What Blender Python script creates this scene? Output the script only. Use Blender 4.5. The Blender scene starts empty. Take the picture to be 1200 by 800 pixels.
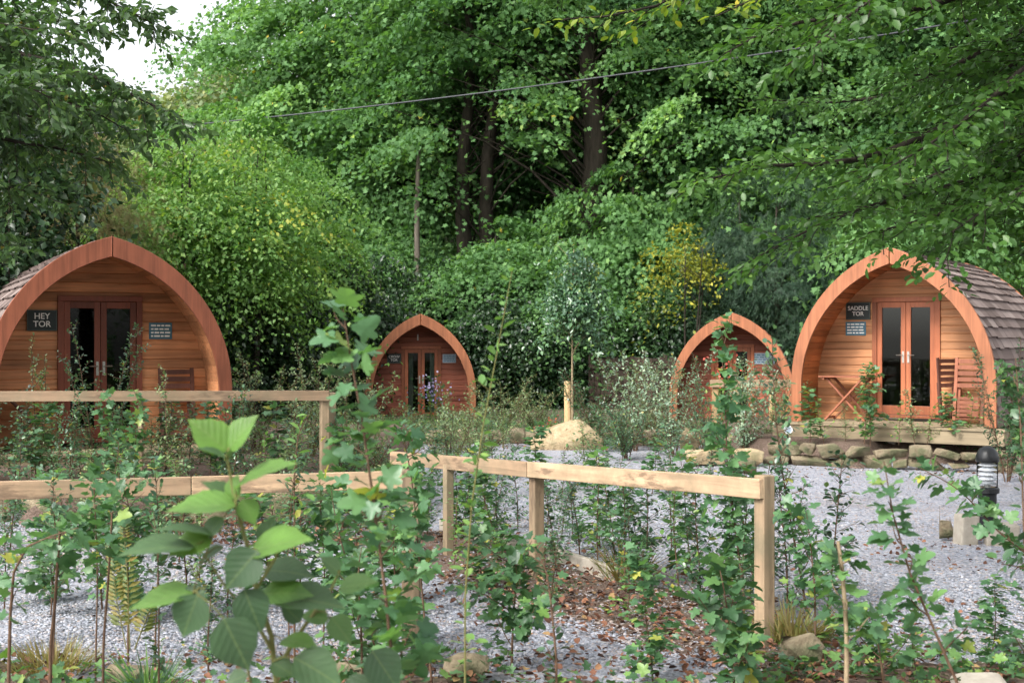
import bpy, bmesh, math, random
import numpy as np
from mathutils import Vector, Matrix, Euler

R = math.radians
random.seed(5)
C = bpy.context.scene.collection
F = 1500.0          # focal length in photo pixels (1200 wide)
EYE = 1.8

def P(px, py, d):   # a point seen at photo pixel (px, py), d metres in front of the camera
    return Vector(((px - 600) / F * d, d, EYE - (py - 400) / F * d))

def GX(px, d):
    return (px - 600) / F * d

# ------------------------------------------------------------------ object helpers
def tag(o, label, cat, group=None):
    o['label'] = label; o['category'] = cat
    if group: o['group'] = group
    return o

def thing(name, label, cat, loc=(0, 0, 0), rz=0, group=None):
    o = bpy.data.objects.new(name, None); C.objects.link(o)
    o.empty_display_size = .1
    o.location = loc; o.rotation_euler = (0, 0, rz)
    return tag(o, label, cat, group)

def link(name, me, mat, parent=None):
    o = bpy.data.objects.new(name, me); C.objects.link(o)
    if mat is not None and not me.materials: me.materials.append(mat)
    if parent is not None: o.parent = parent
    return o

def struct(o, kind='structure'):
    o['kind'] = kind
    return o

def copy_tree(o, label, group=None, loc=None, rz=None, scale=None):
    kids = [c for c in ALLKIDS.get(o.name, [])]
    r = o.copy(); C.objects.link(r)
    r['label'] = label
    if group: r['group'] = group
    if loc is not None: r.location = loc
    if rz is not None: r.rotation_euler = (0, 0, rz)
    if scale is not None: r.scale = scale
    for ch in kids:
        c = ch.copy(); C.objects.link(c); c.parent = r
        for g in ALLKIDS.get(ch.name, []):
            d = g.copy(); C.objects.link(d); d.parent = c
    return r
ALLKIDS = {}
def note(parent, *kids):
    ALLKIDS.setdefault(parent.name, []).extend(kids)

ORD = ['first', 'second', 'third', 'fourth', 'fifth', 'sixth', 'seventh', 'eighth', 'ninth', 'tenth', 'eleventh', 'twelfth',
       'thirteenth', 'fourteenth', 'fifteenth', 'sixteenth', 'seventeenth', 'eighteenth', 'nineteenth', 'twentieth',
       'twenty first', 'twenty second', 'twenty third', 'twenty fourth', 'twenty fifth', 'twenty sixth', 'twenty seventh']

class MB:
    def __init__(s): s.v = []; s.f = []; s.r = []
    def add(s, vs, fs, rnd=None):
        b = len(s.v); s.v.extend([tuple(v) for v in vs])
        rr = random.random() if rnd is None else rnd
        for f in fs: s.f.append([i + b for i in f]); s.r.append(rr)
        return s
    def box(s, x0, x1, y0, y1, z0, z1, M=None, rnd=None):
        vs = [Vector(p) for p in [(x0,y0,z0),(x1,y0,z0),(x1,y1,z0),(x0,y1,z0),(x0,y0,z1),(x1,y0,z1),(x1,y1,z1),(x0,y1,z1)]]
        if M is not None: vs = [M @ v for v in vs]
        return s.add(vs, [(0,3,2,1),(4,5,6,7),(0,1,5,4),(1,2,6,5),(2,3,7,6),(3,0,4,7)], rnd)
    def bar(s, a, b, w, h, up=(0, 0, 1), rnd=None):     # a board from a to b, w across, h high
        a, b = Vector(a), Vector(b); d = b - a; L = d.length; y = d.normalized()
        x = y.cross(Vector(up)).normalized(); z = x.cross(y)
        M = Matrix((x, y, z)).transposed().to_4x4(); M.translation = a
        return s.box(-w/2, w/2, 0, L, -h/2, h/2, M, rnd)
    def tube(s, pts, rad, n=6, cap=True):
        pts = [Vector(p) for p in pts]; m = len(pts)
        if not hasattr(rad, '__len__'): rad = [rad] * m
        vs = []; ref = Vector((.31, .77, .2)).normalized()
        for i, p in enumerate(pts):
            t = (pts[min(i+1, m-1)] - pts[max(i-1, 0)])
            t = t.normalized() if t.length > 1e-9 else Vector((0, 0, 1))
            x = t.cross(ref)
            if x.length < .1: x = t.cross(Vector((0, 0, 1)))
            x.normalize(); y = t.cross(x)
            for k in range(n):
                a = 2 * math.pi * k / n
                vs.append(p + (x * math.cos(a) + y * math.sin(a)) * rad[i])
        fs = []
        for i in range(m - 1):
            for k in range(n):
                fs.append((i*n+k, i*n+(k+1) % n, (i+1)*n+(k+1) % n, (i+1)*n+k))
        if cap:
            fs.append(tuple(range(n))[::-1]); fs.append(tuple(range((m-1)*n, m*n)))
        return s.add(vs, fs)
    def lathe(s, prof, n=24):
        vs = []; m = len(prof)
        for r, z in prof:
            for k in range(n):
                a = 2 * math.pi * k / n
                vs.append((r * math.cos(a), r * math.sin(a), z))
        fs = [(i*n+k, i*n+(k+1) % n, (i+1)*n+(k+1) % n, (i+1)*n+k) for i in range(m-1) for k in range(n)]
        fs.append(tuple(range(n))[::-1]); fs.append(tuple(range((m-1)*n, m*n)))
        return s.add(vs, fs)
    def build(s, name, mat, parent=None, smooth=False, bevel=0):
        me = bpy.data.meshes.new(name)
        me.from_pydata(s.v, [], s.f)
        a = me.attributes.new('rnd', 'FLOAT', 'FACE'); a.data.foreach_set('value', np.array(s.r, dtype=np.float32))
        if smooth: me.polygons.foreach_set('use_smooth', np.ones(len(me.polygons), dtype=bool))
        me.update()
        o = link(name, me, mat, parent)
        if bevel:
            b = o.modifiers.new('bevel', 'BEVEL'); b.width = bevel; b.segments = 2; b.limit_method = 'ANGLE'
        if parent is not None: note(parent, o)
        return o

# ------------------------------------------------------------------ materials
def newmat(name):
    m = bpy.data.materials.new(name); m.use_nodes = True
    nt = m.node_tree; nt.nodes.clear()
    out = nt.nodes.new('ShaderNodeOutputMaterial')
    return m, nt, out

def N(nt, typ, **kw):
    n = nt.nodes.new(typ)
    for k, v in kw.items():
        if k.startswith('_'): setattr(n, k[1:], v)
        else: n.inputs[k].default_value = v
    return n

def ramp(nt, stops, fac=None, interp='LINEAR'):
    n = nt.nodes.new('ShaderNodeValToRGB'); cr = n.color_ramp; cr.interpolation = interp
    while len(cr.elements) > 1: cr.elements.remove(cr.elements[-1])
    cr.elements[0].position = stops[0][0]; cr.elements[0].color = (*stops[0][1], 1)
    for p, c in stops[1:]:
        e = cr.elements.new(p); e.color = (*c, 1)
    if fac is not None: nt.links.new(fac, n.inputs['Fac'])
    return n

def leaf_mat(name, stops, rough=.42, trans=.4, spec=.5, veins=False, tint=(1.25, 1.35, .55), k=1.5):
    stops = [(q, tuple(min(.8, c*k) for c in col)) for q, col in stops]
    m, nt, out = newmat(name); L = nt.links
    at = N(nt, 'ShaderNodeAttribute', _attribute_name='rnd')
    cr = ramp(nt, stops, at.outputs['Fac'])
    p = N(nt, 'ShaderNodeBsdfPrincipled', Roughness=rough)
    p.inputs['Specular IOR Level'].default_value = spec
    tr = N(nt, 'ShaderNodeBsdfTranslucent')
    mul = N(nt, 'ShaderNodeMix', _data_type='RGBA', _blend_type='MULTIPLY'); mul.inputs[0].default_value = 1
    col = cr.outputs['Color']
    if veins:
        uv = N(nt, 'ShaderNodeUVMap')
        sep = N(nt, 'ShaderNodeSeparateXYZ'); L.new(uv.outputs['UV'], sep.inputs[0])
        ab = N(nt, 'ShaderNodeMath', _operation='ABSOLUTE'); L.new(sep.outputs['X'], ab.inputs[0])
        k = N(nt, 'ShaderNodeMath', _operation='MULTIPLY_ADD'); L.new(ab.outputs[0], k.inputs[0]); k.inputs[1].default_value = -.9
        L.new(sep.outputs['Y'], k.inputs[2])
        k2 = N(nt, 'ShaderNodeMath', _operation='MULTIPLY'); L.new(k.outputs[0], k2.inputs[0]); k2.inputs[1].default_value = 40
        sn = N(nt, 'ShaderNodeMath', _operation='SINE'); L.new(k2.outputs[0], sn.inputs[0])
        no = N(nt, 'ShaderNodeTexNoise', Scale=40.0); L.new(uv.outputs['UV'], no.inputs['Vector'])
        ad = N(nt, 'ShaderNodeMath', _operation='MULTIPLY_ADD'); L.new(no.outputs['Fac'], ad.inputs[0]); ad.inputs[1].default_value = 3.5
        L.new(sn.outputs[0], ad.inputs[2])
        bu = N(nt, 'ShaderNodeBump', Strength=.3, Distance=.0014); L.new(ad.outputs[0], bu.inputs['Height'])
        L.new(bu.outputs[0], p.inputs['Normal'])
        nb = N(nt, 'ShaderNodeTexNoise', Scale=9.0, Detail=5.0); tco = N(nt, 'ShaderNodeTexCoord'); L.new(tco.outputs['Object'], nb.inputs['Vector'])
        mb = N(nt, 'ShaderNodeMapRange'); L.new(nb.outputs['Fac'], mb.inputs[0]); mb.inputs[1].default_value = .3; mb.inputs[2].default_value = .7; mb.inputs[3].default_value = .7; mb.inputs[4].default_value = 1.2
        hb = N(nt, 'ShaderNodeHueSaturation'); L.new(col, hb.inputs['Color']); L.new(mb.outputs[0], hb.inputs['Value']); col = hb.outputs[0]
        ns = N(nt, 'ShaderNodeTexVoronoi', Scale=70.0); L.new(tco.outputs['Object'], ns.inputs['Vector'])
        ms = N(nt, 'ShaderNodeMapRange'); L.new(ns.outputs['Distance'], ms.inputs[0]); ms.inputs[1].default_value = .06; ms.inputs[2].default_value = .13; ms.inputs[3].default_value = .7; ms.inputs[4].default_value = 0
        mxs = N(nt, 'ShaderNodeMix', _data_type='RGBA'); L.new(ms.outputs[0], mxs.inputs[0]); L.new(col, mxs.inputs[6]); mxs.inputs[7].default_value = (.09, .07, .03, 1); col = mxs.outputs[2]
        mr = N(nt, 'ShaderNodeMapRange'); L.new(ab.outputs[0], mr.inputs[0])
        mr.inputs[1].default_value = .0; mr.inputs[2].default_value = .025; mr.inputs[3].default_value = .45; mr.inputs[4].default_value = 0
        mx = N(nt, 'ShaderNodeMix', _data_type='RGBA'); L.new(mr.outputs[0], mx.inputs[0]); L.new(col, mx.inputs[6])
        mx.inputs[7].default_value = (.2, .27, .1, 1); col = mx.outputs[2]
    L.new(col, p.inputs['Base Color']); L.new(col, mul.inputs[6]); mul.inputs[7].default_value = (*tint, 1)
    L.new(mul.outputs[2], tr.inputs['Color'])
    mix = N(nt, 'ShaderNodeMixShader', Fac=trans)
    L.new(p.outputs[0], mix.inputs[1]); L.new(tr.outputs[0], mix.inputs[2]); L.new(mix.outputs[0], out.inputs[0])
    return m

def wood_mat(name, base, vary=.35, rough=.6, grain=1.0, axis='X', knots=True, stain=0):
    m, nt, out = newmat(name); L = nt.links
    tc = N(nt, 'ShaderNodeTexCoord'); at = N(nt, 'ShaderNodeAttribute', _attribute_name='rnd')
    mp = N(nt, 'ShaderNodeMapping'); L.new(tc.outputs['Object'], mp.inputs['Vector'])
    sc = {'X': (1.2, 22, 22), 'Y': (22, 1.2, 22), 'Z': (22, 22, 1.2)}[axis]
    mp.inputs['Scale'].default_value = sc
    of = N(nt, 'ShaderNodeVectorMath', _operation='SCALE'); of.inputs[0].default_value = (37, 53, 11); L.new(at.outputs['Fac'], of.inputs['Scale'])
    ad = N(nt, 'ShaderNodeVectorMath', _operation='ADD'); L.new(mp.outputs[0], ad.inputs[0]); L.new(of.outputs[0], ad.inputs[1])
    n1 = N(nt, 'ShaderNodeTexNoise', Scale=1.0, Detail=6.0, Roughness=.6, Distortion=.6); L.new(ad.outputs[0], n1.inputs['Vector'])
    n2 = N(nt, 'ShaderNodeTexNoise', Scale=1.6, Detail=3.0); L.new(tc.outputs['Object'], n2.inputs['Vector'])
    b = base
    dk = tuple(c * (1 - vary * 1.3) for c in b); lt = tuple(min(1, c * (1 + vary)) for c in b)
    cr = ramp(nt, [(.25, dk), (.5, b), (.75, lt)], n1.outputs['Fac'])
    hv = N(nt, 'ShaderNodeHueSaturation'); L.new(cr.outputs[0], hv.inputs['Color'])
    mr = N(nt, 'ShaderNodeMapRange'); L.new(at.outputs['Fac'], mr.inputs[0]); mr.inputs[3].default_value = .68; mr.inputs[4].default_value = 1.22
    mm = N(nt, 'ShaderNodeMath', _operation='MULTIPLY'); L.new(mr.outputs[0], mm.inputs[0])
    mr2 = N(nt, 'ShaderNodeMapRange'); L.new(n2.outputs['Fac'], mr2.inputs[0]); mr2.inputs[1].default_value = .3; mr2.inputs[2].default_value = .7; mr2.inputs[3].default_value = .8; mr2.inputs[4].default_value = 1.15
    L.new(mr2.outputs[0], mm.inputs[1]); L.new(mm.outputs[0], hv.inputs['Value'])
    col = hv.outputs[0]
    if knots:
        mpk = N(nt, 'ShaderNodeMapping'); L.new(tc.outputs['Object'], mpk.inputs['Vector'])
        mpk.inputs['Scale'].default_value = {'X': (1, 2.6, 2.6), 'Y': (2.6, 1, 2.6), 'Z': (2.6, 2.6, 1)}[axis]
        vo = N(nt, 'ShaderNodeTexVoronoi', Scale=2.4); L.new(mpk.outputs[0], vo.inputs['Vector'])
        kr = N(nt, 'ShaderNodeMapRange'); L.new(vo.outputs['Distance'], kr.inputs[0]); kr.inputs[1].default_value = .03; kr.inputs[2].default_value = .09; kr.inputs[3].default_value = .75; kr.inputs[4].default_value = 0
        mx = N(nt, 'ShaderNodeMix', _data_type='RGBA'); L.new(kr.outputs[0], mx.inputs[0]); L.new(col, mx.inputs[6])
        mx.inputs[7].default_value = (*[c * .3 for c in b], 1); col = mx.outputs[2]
    if stain:
        n3 = N(nt, 'ShaderNodeTexNoise', Scale=2.3, Detail=7.0, Roughness=.7); L.new(tc.outputs['Object'], n3.inputs['Vector'])
        sr = N(nt, 'ShaderNodeMapRange'); L.new(n3.outputs['Fac'], sr.inputs[0]); sr.inputs[1].default_value = .42; sr.inputs[2].default_value = .66; sr.inputs[4].default_value = stain
        mx = N(nt, 'ShaderNodeMix', _data_type='RGBA'); L.new(sr.outputs[0], mx.inputs[0]); L.new(col, mx.inputs[6]); mx.inputs[7].default_value = (.15, .135, .085, 1); col = mx.outputs[2]
        n4 = N(nt, 'ShaderNodeTexNoise', Scale=1.1, Detail=9.0, Roughness=.72); mp4 = N(nt, 'ShaderNodeMapping'); mp4.inputs['Location'].default_value = (7, 3, 5); mp4.inputs['Scale'].default_value = {'X': (1, 5, 5), 'Y': (5, 1, 5), 'Z': (5, 5, 1)}[axis]
        L.new(tc.outputs['Object'], mp4.inputs[0]); L.new(mp4.outputs[0], n4.inputs['Vector'])
        s4 = N(nt, 'ShaderNodeMapRange'); L.new(n4.outputs['Fac'], s4.inputs[0]); s4.inputs[1].default_value = .57; s4.inputs[2].default_value = .64; s4.inputs[4].default_value = .75
        mx = N(nt, 'ShaderNodeMix', _data_type='RGBA'); L.new(s4.outputs[0], mx.inputs[0]); L.new(col, mx.inputs[6]); mx.inputs[7].default_value = (.11, .075, .05, 1); col = mx.outputs[2]
    p = N(nt, 'ShaderNodeBsdfPrincipled', Roughness=rough); p.inputs['Specular IOR Level'].default_value = .3
    L.new(col, p.inputs['Base Color'])
    bu = N(nt, 'ShaderNodeBump', Strength=.25 * grain, Distance=.003); L.new(n1.outputs['Fac'], bu.inputs['Height']); L.new(bu.outputs[0], p.inputs['Normal'])
    L.new(p.outputs[0], out.inputs[0])
    return m

def noise_mat(name, stops, scale=6, rough=.85, bump=.4, dist=.02, detail=8, stretch=(1, 1, 1), spec=.2, second=None, metal=0):
    m, nt, out = newmat(name); L = nt.links
    tc = N(nt, 'ShaderNodeTexCoord'); mp = N(nt, 'ShaderNodeMapping'); mp.inputs['Scale'].default_value = stretch
    L.new(tc.outputs['Object'], mp.inputs[0])
    n1 = N(nt, 'ShaderNodeTexNoise', Scale=scale, Detail=detail, Roughness=.65); L.new(mp.outputs[0], n1.inputs['Vector'])
    cr = ramp(nt, stops, n1.outputs['Fac']); col = cr.outputs[0]
    if second:
        n2 = N(nt, 'ShaderNodeTexNoise', Scale=second[0], Detail=4.0); L.new(mp.outputs[0], n2.inputs['Vector'])
        mr = N(nt, 'ShaderNodeMapRange'); L.new(n2.outputs['Fac'], mr.inputs[0]); mr.inputs[1].default_value = second[2]; mr.inputs[2].default_value = second[2] + .15
        mr.inputs[4].default_value = second[3]
        mx = N(nt, 'ShaderNodeMix', _data_type='RGBA'); L.new(mr.outputs[0], mx.inputs[0]); L.new(col, mx.inputs[6]); mx.inputs[7].default_value = (*second[1], 1)
        col = mx.outputs[2]
    p = N(nt, 'ShaderNodeBsdfPrincipled', Roughness=rough, Metallic=metal); p.inputs['Specular IOR Level'].default_value = spec
    L.new(col, p.inputs['Base Color'])
    if bump:
        bu = N(nt, 'ShaderNodeBump', Strength=bump, Distance=dist); L.new(n1.outputs['Fac'], bu.inputs['Height']); L.new(bu.outputs[0], p.inputs['Normal'])
    L.new(p.outputs[0], out.inputs[0])
    return m

def rnd_mat(name, stops, rough=.8, spec=.3):
    m, nt, out = newmat(name)
    at = N(nt, 'ShaderNodeAttribute', _attribute_name='rnd'); cr = ramp(nt, stops, at.outputs['Fac'])
    p = N(nt, 'ShaderNodeBsdfPrincipled', Roughness=rough); p.inputs['Specular IOR Level'].default_value = spec
    nt.links.new(cr.outputs[0], p.inputs['Base Color']); nt.links.new(p.outputs[0], out.inputs[0])
    return m

def gravel_mat():
    m, nt, out = newmat('slate gravel'); L = nt.links
    tc = N(nt, 'ShaderNodeTexCoord')
    nw = N(nt, 'ShaderNodeTexNoise', Scale=30.0, Detail=2.0); L.new(tc.outputs['Object'], nw.inputs['Vector'])
    ad = N(nt, 'ShaderNodeMix', _data_type='RGBA', _blend_type='LINEAR_LIGHT'); ad.inputs[0].default_value = .012
    L.new(tc.outputs['Object'], ad.inputs[6]); L.new(nw.outputs['Color'], ad.inputs[7])
    v1 = N(nt, 'ShaderNodeTexVoronoi', Scale=42.0); L.new(ad.outputs[2], v1.inputs['Vector'])
    sp = N(nt, 'ShaderNodeSeparateColor'); L.new(v1.outputs['Color'], sp.inputs[0])
    cr = ramp(nt, [(0, (.14, .147, .17)), (.2, (.23, .24, .275)), (.5, (.285, .30, .35)), (.8, (.355, .37, .42)), (.93, (.33, .28, .26)), (1, (.5, .5, .53))], sp.outputs[0])
    n2 = N(nt, 'ShaderNodeTexNoise', Scale=.9, Detail=7.0, Roughness=.7); L.new(tc.outputs['Object'], n2.inputs['Vector'])
    mr = N(nt, 'ShaderNodeMapRange'); L.new(n2.outputs['Fac'], mr.inputs[0]); mr.inputs[1].default_value = .5; mr.inputs[2].default_value = .72; mr.inputs[4].default_value = .6
    mx = N(nt, 'ShaderNodeMix', _data_type='RGBA'); L.new(mr.outputs[0], mx.inputs[0]); L.new(cr.outputs[0], mx.inputs[6]); mx.inputs[7].default_value = (.19, .15, .135, 1)
    p = N(nt, 'ShaderNodeBsdfPrincipled', Roughness=.75); p.inputs['Specular IOR Level'].default_value = .3
    L.new(mx.outputs[2], p.inputs['Base Color'])
    bu = N(nt, 'ShaderNodeBump', Strength=.9, Distance=.012); bu.invert = True; L.new(v1.outputs['Distance'], bu.inputs['Height']); L.new(bu.outputs[0], p.inputs['Normal'])
    L.new(p.outputs[0], out.inputs[0])
    return m

def glass_mat(name, tint=(.75, .8, .78), ior=1.6):
    m, nt, out = newmat(name); L = nt.links
    fr = N(nt, 'ShaderNodeFresnel', IOR=ior); g = N(nt, 'ShaderNodeBsdfGlossy', Roughness=.015); t = N(nt, 'ShaderNodeBsdfTransparent', Color=(*tint, 1))
    mx = N(nt, 'ShaderNodeMixShader'); L.new(fr.outputs[0], mx.inputs[0]); L.new(t.outputs[0], mx.inputs[1]); L.new(g.outputs[0], mx.inputs[2])
    L.new(mx.outputs[0], out.inputs[0]); return m

def plain(name, col, rough=.5, metal=0, spec=.5):
    return noise_mat(name, [(.3, tuple(c * .85 for c in col)), (.7, tuple(min(1, c * 1.12) for c in col))], scale=14, rough=rough, bump=.08, dist=.002, spec=spec, metal=metal)

M = {}
M['gravel'] = gravel_mat()
M['chip'] = rnd_mat('slate chips', [(0, (.12, .125, .145)), (.15, (.21, .22, .25)), (.5, (.28, .297, .35)), (.78, (.36, .375, .43)), (.92, (.32, .26, .235)), (1, (.52, .52, .54))], .6, .4)
M['litter'] = rnd_mat('fallen leaves', [(0, (.05, .025, .018)), (.3, (.10, .045, .028)), (.6, (.16, .07, .042)), (.88, (.23, .105, .06)), (1, (.3, .2, .09))], .75)
M['soil'] = noise_mat('bed soil', [(.25, (.06, .042, .034)), (.5, (.13, .09, .07)), (.75, (.25, .19, .16))], scale=34, bump=.9, dist=.03, second=(3, (.06, .08, .03), .55, .5))
M['floor'] = noise_mat('woodland floor', [(.25, (.02, .022, .012)), (.5, (.05, .045, .025)), (.75, (.1, .08, .045))], scale=5, bump=.8, dist=.06)
M['stone'] = noise_mat('granite stone', [(.2, (.11, .085, .055)), (.42, (.2, .16, .105)), (.6, (.3, .25, .17)), (.8, (.4, .35, .26))], scale=9, bump=1.0, dist=.06, second=(4.5, (.055, .07, .03), .47, .75))
M['paleStone'] = noise_mat('pale granite', [(.2, (.26, .19, .11)), (.5, (.4, .31, .19)), (.8, (.5, .42, .29))], scale=8, bump=.9, dist=.06, second=(3.2, (.16, .15, .075), .5, .7))
M['concrete'] = noise_mat('concrete', [(.2, (.26, .23, .19)), (.8, (.44, .4, .34))], scale=12, bump=.35, dist=.01, second=(4, (.16, .16, .1), .58, .5))
M['cedar'] = wood_mat('stained cladding', (.48, .225, .105), axis='X')
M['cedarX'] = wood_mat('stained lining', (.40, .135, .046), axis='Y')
M['fascia'] = wood_mat('stained fascia', (.33, .125, .06), vary=.28, rough=.55, axis='Z', knots=False)
M['cedarL'] = wood_mat('tan cladding', (.50, .225, .105), axis='X')
M['fasciaL'] = wood_mat('shaded fascia', (.26, .085, .046), vary=.28, rough=.5, axis='Z', knots=False)  # darker copy of the fascia stain, the left pod's dimmer light painted in
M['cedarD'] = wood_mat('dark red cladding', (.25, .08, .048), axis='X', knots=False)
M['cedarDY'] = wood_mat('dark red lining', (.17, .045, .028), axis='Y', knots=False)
M['frame'] = wood_mat('stained door frame', (.31, .10, .046), vary=.2, rough=.45, axis='Z', knots=False)
M['frameL'] = wood_mat('dark door frame', (.2, .06, .035), vary=.2, rough=.45, axis='Z', knots=False)
M['shingle'] = rnd_mat('roof shingles', [(0, (.10, .075, .066)), (.4, (.155, .118, .106)), (.8, (.21, .165, .15)), (1, (.26, .21, .19))], .9, .2)
M['glass'] = glass_mat('door glass', (.6, .65, .62), 1.42)
M['dark'] = plain('painted interior shade', (.03, .025, .02), .9)
M['curtain'] = plain('net curtain', (.5, .5, .48), .9)
M['metal'] = plain('brushed metal', (.5, .48, .45), .35, 1)
M['signblack'] = plain('sign board', (.012, .02, .02), .5)
M['signrim'] = plain('sign rim', (.05, .07, .06), .5)
M['white'] = plain('white lettering', (.8, .8, .76), .6)
M['blue'] = plain('blue plaque', (.045, .14, .2), .45)
M['paleblue'] = plain('pale blue plaque', (.3, .38, .46), .45)
M['deck'] = wood_mat('weathered deck', (.27, .215, .14), vary=.25, rough=.8, axis='X', knots=False)
M['fence'] = wood_mat('pale sawn timber', (.40, .27, .17), vary=.3, rough=.75, axis='X', grain=1.6, stain=.65)
M['fenceZ'] = wood_mat('pale sawn post', (.33, .235, .15), vary=.3, rough=.75, axis='Z', grain=1.6, stain=.8)
M['stake'] = wood_mat('rounded stake', (.45, .31, .16), vary=.3, rough=.8, axis='Z')
M['oldfence'] = wood_mat('old grey fence', (.05, .036, .027), vary=.35, rough=.9, axis='Z')
M['furn'] = wood_mat('hardwood furniture', (.28, .10, .055), vary=.25, rough=.55, axis='Z', knots=False)
M['furnD'] = wood_mat('dark hardwood furniture', (.12, .05, .035), vary=.25, rough=.55, axis='Z', knots=False)
M['black'] = plain('black powder coat', (.012, .013, .015), .4)
M['silver'] = plain('silver louvre', (.72, .74, .77), .35, .15)
M['lens'] = glass_mat('clear lens', (.94, .95, .96), 1.12)
M['cable'] = plain('black cable', (.03, .033, .04), .5)
M['bark'] = noise_mat('dark bark', [(.3, (.012, .010, .007)), (.7, (.04, .032, .024))], scale=9, bump=.9, dist=.04, stretch=(1, 1, .25))
M['barkG'] = noise_mat('grey bark', [(.3, (.09, .075, .06)), (.7, (.2, .17, .14))], scale=9, bump=.7, dist=.03, stretch=(1, 1, .25))
M['twig'] = noise_mat('brown twig', [(.3, (.07, .04, .025)), (.7, (.16, .10, .065))], scale=20, bump=.3, dist=.004)
M['twigP'] = noise_mat('pale twig', [(.3, (.2, .15, .09)), (.7, (.36, .28, .18))], scale=20, bump=.3, dist=.004)
M['twigG'] = noise_mat('green stem', [(.3, (.10, .11, .03)), (.7, (.2, .18, .07))], scale=20, bump=.3, dist=.004)
# foliage
M['haw'] = leaf_mat('hawthorn leaf', [(0, (.022, .05, .032)), (.45, (.048, .10, .055)), (.8, (.08, .155, .068)), (.95, (.13, .2, .05)), (1, (.24, .2, .05))], .3, .3, .7, k=1.65)
M['hawP'] = leaf_mat('pale small leaf', [(0, (.06, .10, .05)), (.5, (.12, .17, .08)), (.85, (.2, .25, .11)), (1, (.3, .22, .1))], .4, .3, .6)
M['map'] = leaf_mat('field maple leaf', [(0, (.03, .075, .036)), (.5, (.06, .13, .06)), (.85, (.105, .2, .065)), (1, (.24, .24, .05))], .4, .38, .55, k=1.6)
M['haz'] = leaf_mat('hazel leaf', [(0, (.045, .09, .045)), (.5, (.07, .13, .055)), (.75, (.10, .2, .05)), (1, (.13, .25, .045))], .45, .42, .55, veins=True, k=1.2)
M['oval'] = leaf_mat('young oval leaf', [(0, (.05, .11, .03)), (.5, (.09, .18, .05)), (.9, (.16, .26, .06)), (1, (.3, .28, .06))], .42, .4, .5)
M['silv'] = leaf_mat('silvery leaf', [(0, (.08, .12, .09)), (.5, (.14, .2, .14)), (1, (.25, .3, .2))], .4, .25, .6, k=1.8)
M['holly'] = leaf_mat('dark glossy leaf', [(0, (.015, .04, .018)), (.5, (.03, .07, .03)), (.9, (.06, .12, .04)), (1, (.12, .16, .05))], .28, .2, .7)
M['syc'] = leaf_mat('sycamore leaf', [(0, (.035, .08, .026)), (.5, (.07, .14, .05)), (.9, (.125, .215, .07)), (.985, (.15, .24, .05)), (1, (.3, .24, .04))], .6, .42, .25, k=1.85)
M['syc2'] = leaf_mat('deep green leaf', [(0, (.022, .055, .02)), (.5, (.042, .098, .032)), (.9, (.075, .15, .045)), (1, (.14, .19, .05))], .6, .38, .25, k=1.65)
M['lime'] = leaf_mat('lime green leaf', [(0, (.055, .13, .03)), (.5, (.11, .20, .055)), (.9, (.19, .28, .065)), (1, (.32, .3, .05))], .5, .42, .35, k=1.5)
M['dens'] = leaf_mat('laurel leaf', [(0, (.012, .035, .014)), (.5, (.025, .062, .022)), (.9, (.05, .105, .03)), (1, (.09, .14, .04))], .35, .25, .55, k=0.85)
M['con'] = leaf_mat('blue green needles', [(0, (.015, .038, .022)), (.5, (.03, .066, .035)), (1, (.055, .10, .05))], .55, .2, .3, k=0.95)
M['brown'] = leaf_mat('dead needles', [(0, (.07, .05, .022)), (.35, (.10, .085, .03)), (.7, (.07, .10, .028)), (1, (.14, .11, .045))], .6, .25, .3, tint=(1.2, 1.1, .7), k=1.4)
M['yel'] = leaf_mat('yellow leaf', [(0, (.14, .17, .03)), (.5, (.22, .25, .03)), (1, (.45, .42, .05))], .5, .4, .4, tint=(1.1, 1.1, .6), k=1.0)
M['left'] = leaf_mat('drooping glossy leaf', [(0, (.022, .045, .018)), (.5, (.042, .082, .026)), (.85, (.075, .125, .034)), (.93, (.14, .14, .035)), (1, (.4, .23, .03))], .36, .36, .4, k=1.6)
M['beech'] = leaf_mat('beech leaf', [(0, (.04, .10, .022)), (.5, (.065, .15, .03)), (.92, (.10, .2, .035)), (1, (.16, .24, .04))], .42, .46, .5, k=1.1)
M['beechY'] = leaf_mat('yellowing beech leaf', [(0, (.12, .2, .03)), (.6, (.2, .26, .03)), (1, (.5, .38, .03))], .42, .46, .5, k=1.1)
M['far'] = leaf_mat('haze-paled far leaf', [(0, (.12, .17, .09)), (.6, (.19, .25, .12)), (1, (.3, .32, .12))], .6, .3, .3, k=1.0)  # paler green stands in for distance haze
M['fern'] = leaf_mat('dying fern', [(0, (.09, .13, .03)), (.5, (.16, .17, .035)), (1, (.26, .2, .05))], .5, .4, .4, k=1.0)
M['grass'] = leaf_mat('dry grass', [(0, (.16, .13, .04)), (.5, (.26, .2, .08)), (.8, (.14, .2, .05)), (1, (.36, .28, .13))], .5, .35, .4, k=1.0)
M['green'] = leaf_mat('weed leaf', [(0, (.025, .06, .028)), (.5, (.05, .11, .048)), (.9, (.11, .2, .05)), (1, (.2, .2, .05))], .42, .35, .5, k=1.5)
M['lilac'] = leaf_mat('lilac petals', [(0, (.3, .25, .55)), (1, (.6, .55, .75))], .6, .3, .3, tint=(1, 1, 1), k=1.0)
M['red'] = leaf_mat('red petals', [(0, (.5, .05, .04)), (1, (.6, .16, .1))], .6, .3, .3, tint=(1, 1, 1), k=1.0)

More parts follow.
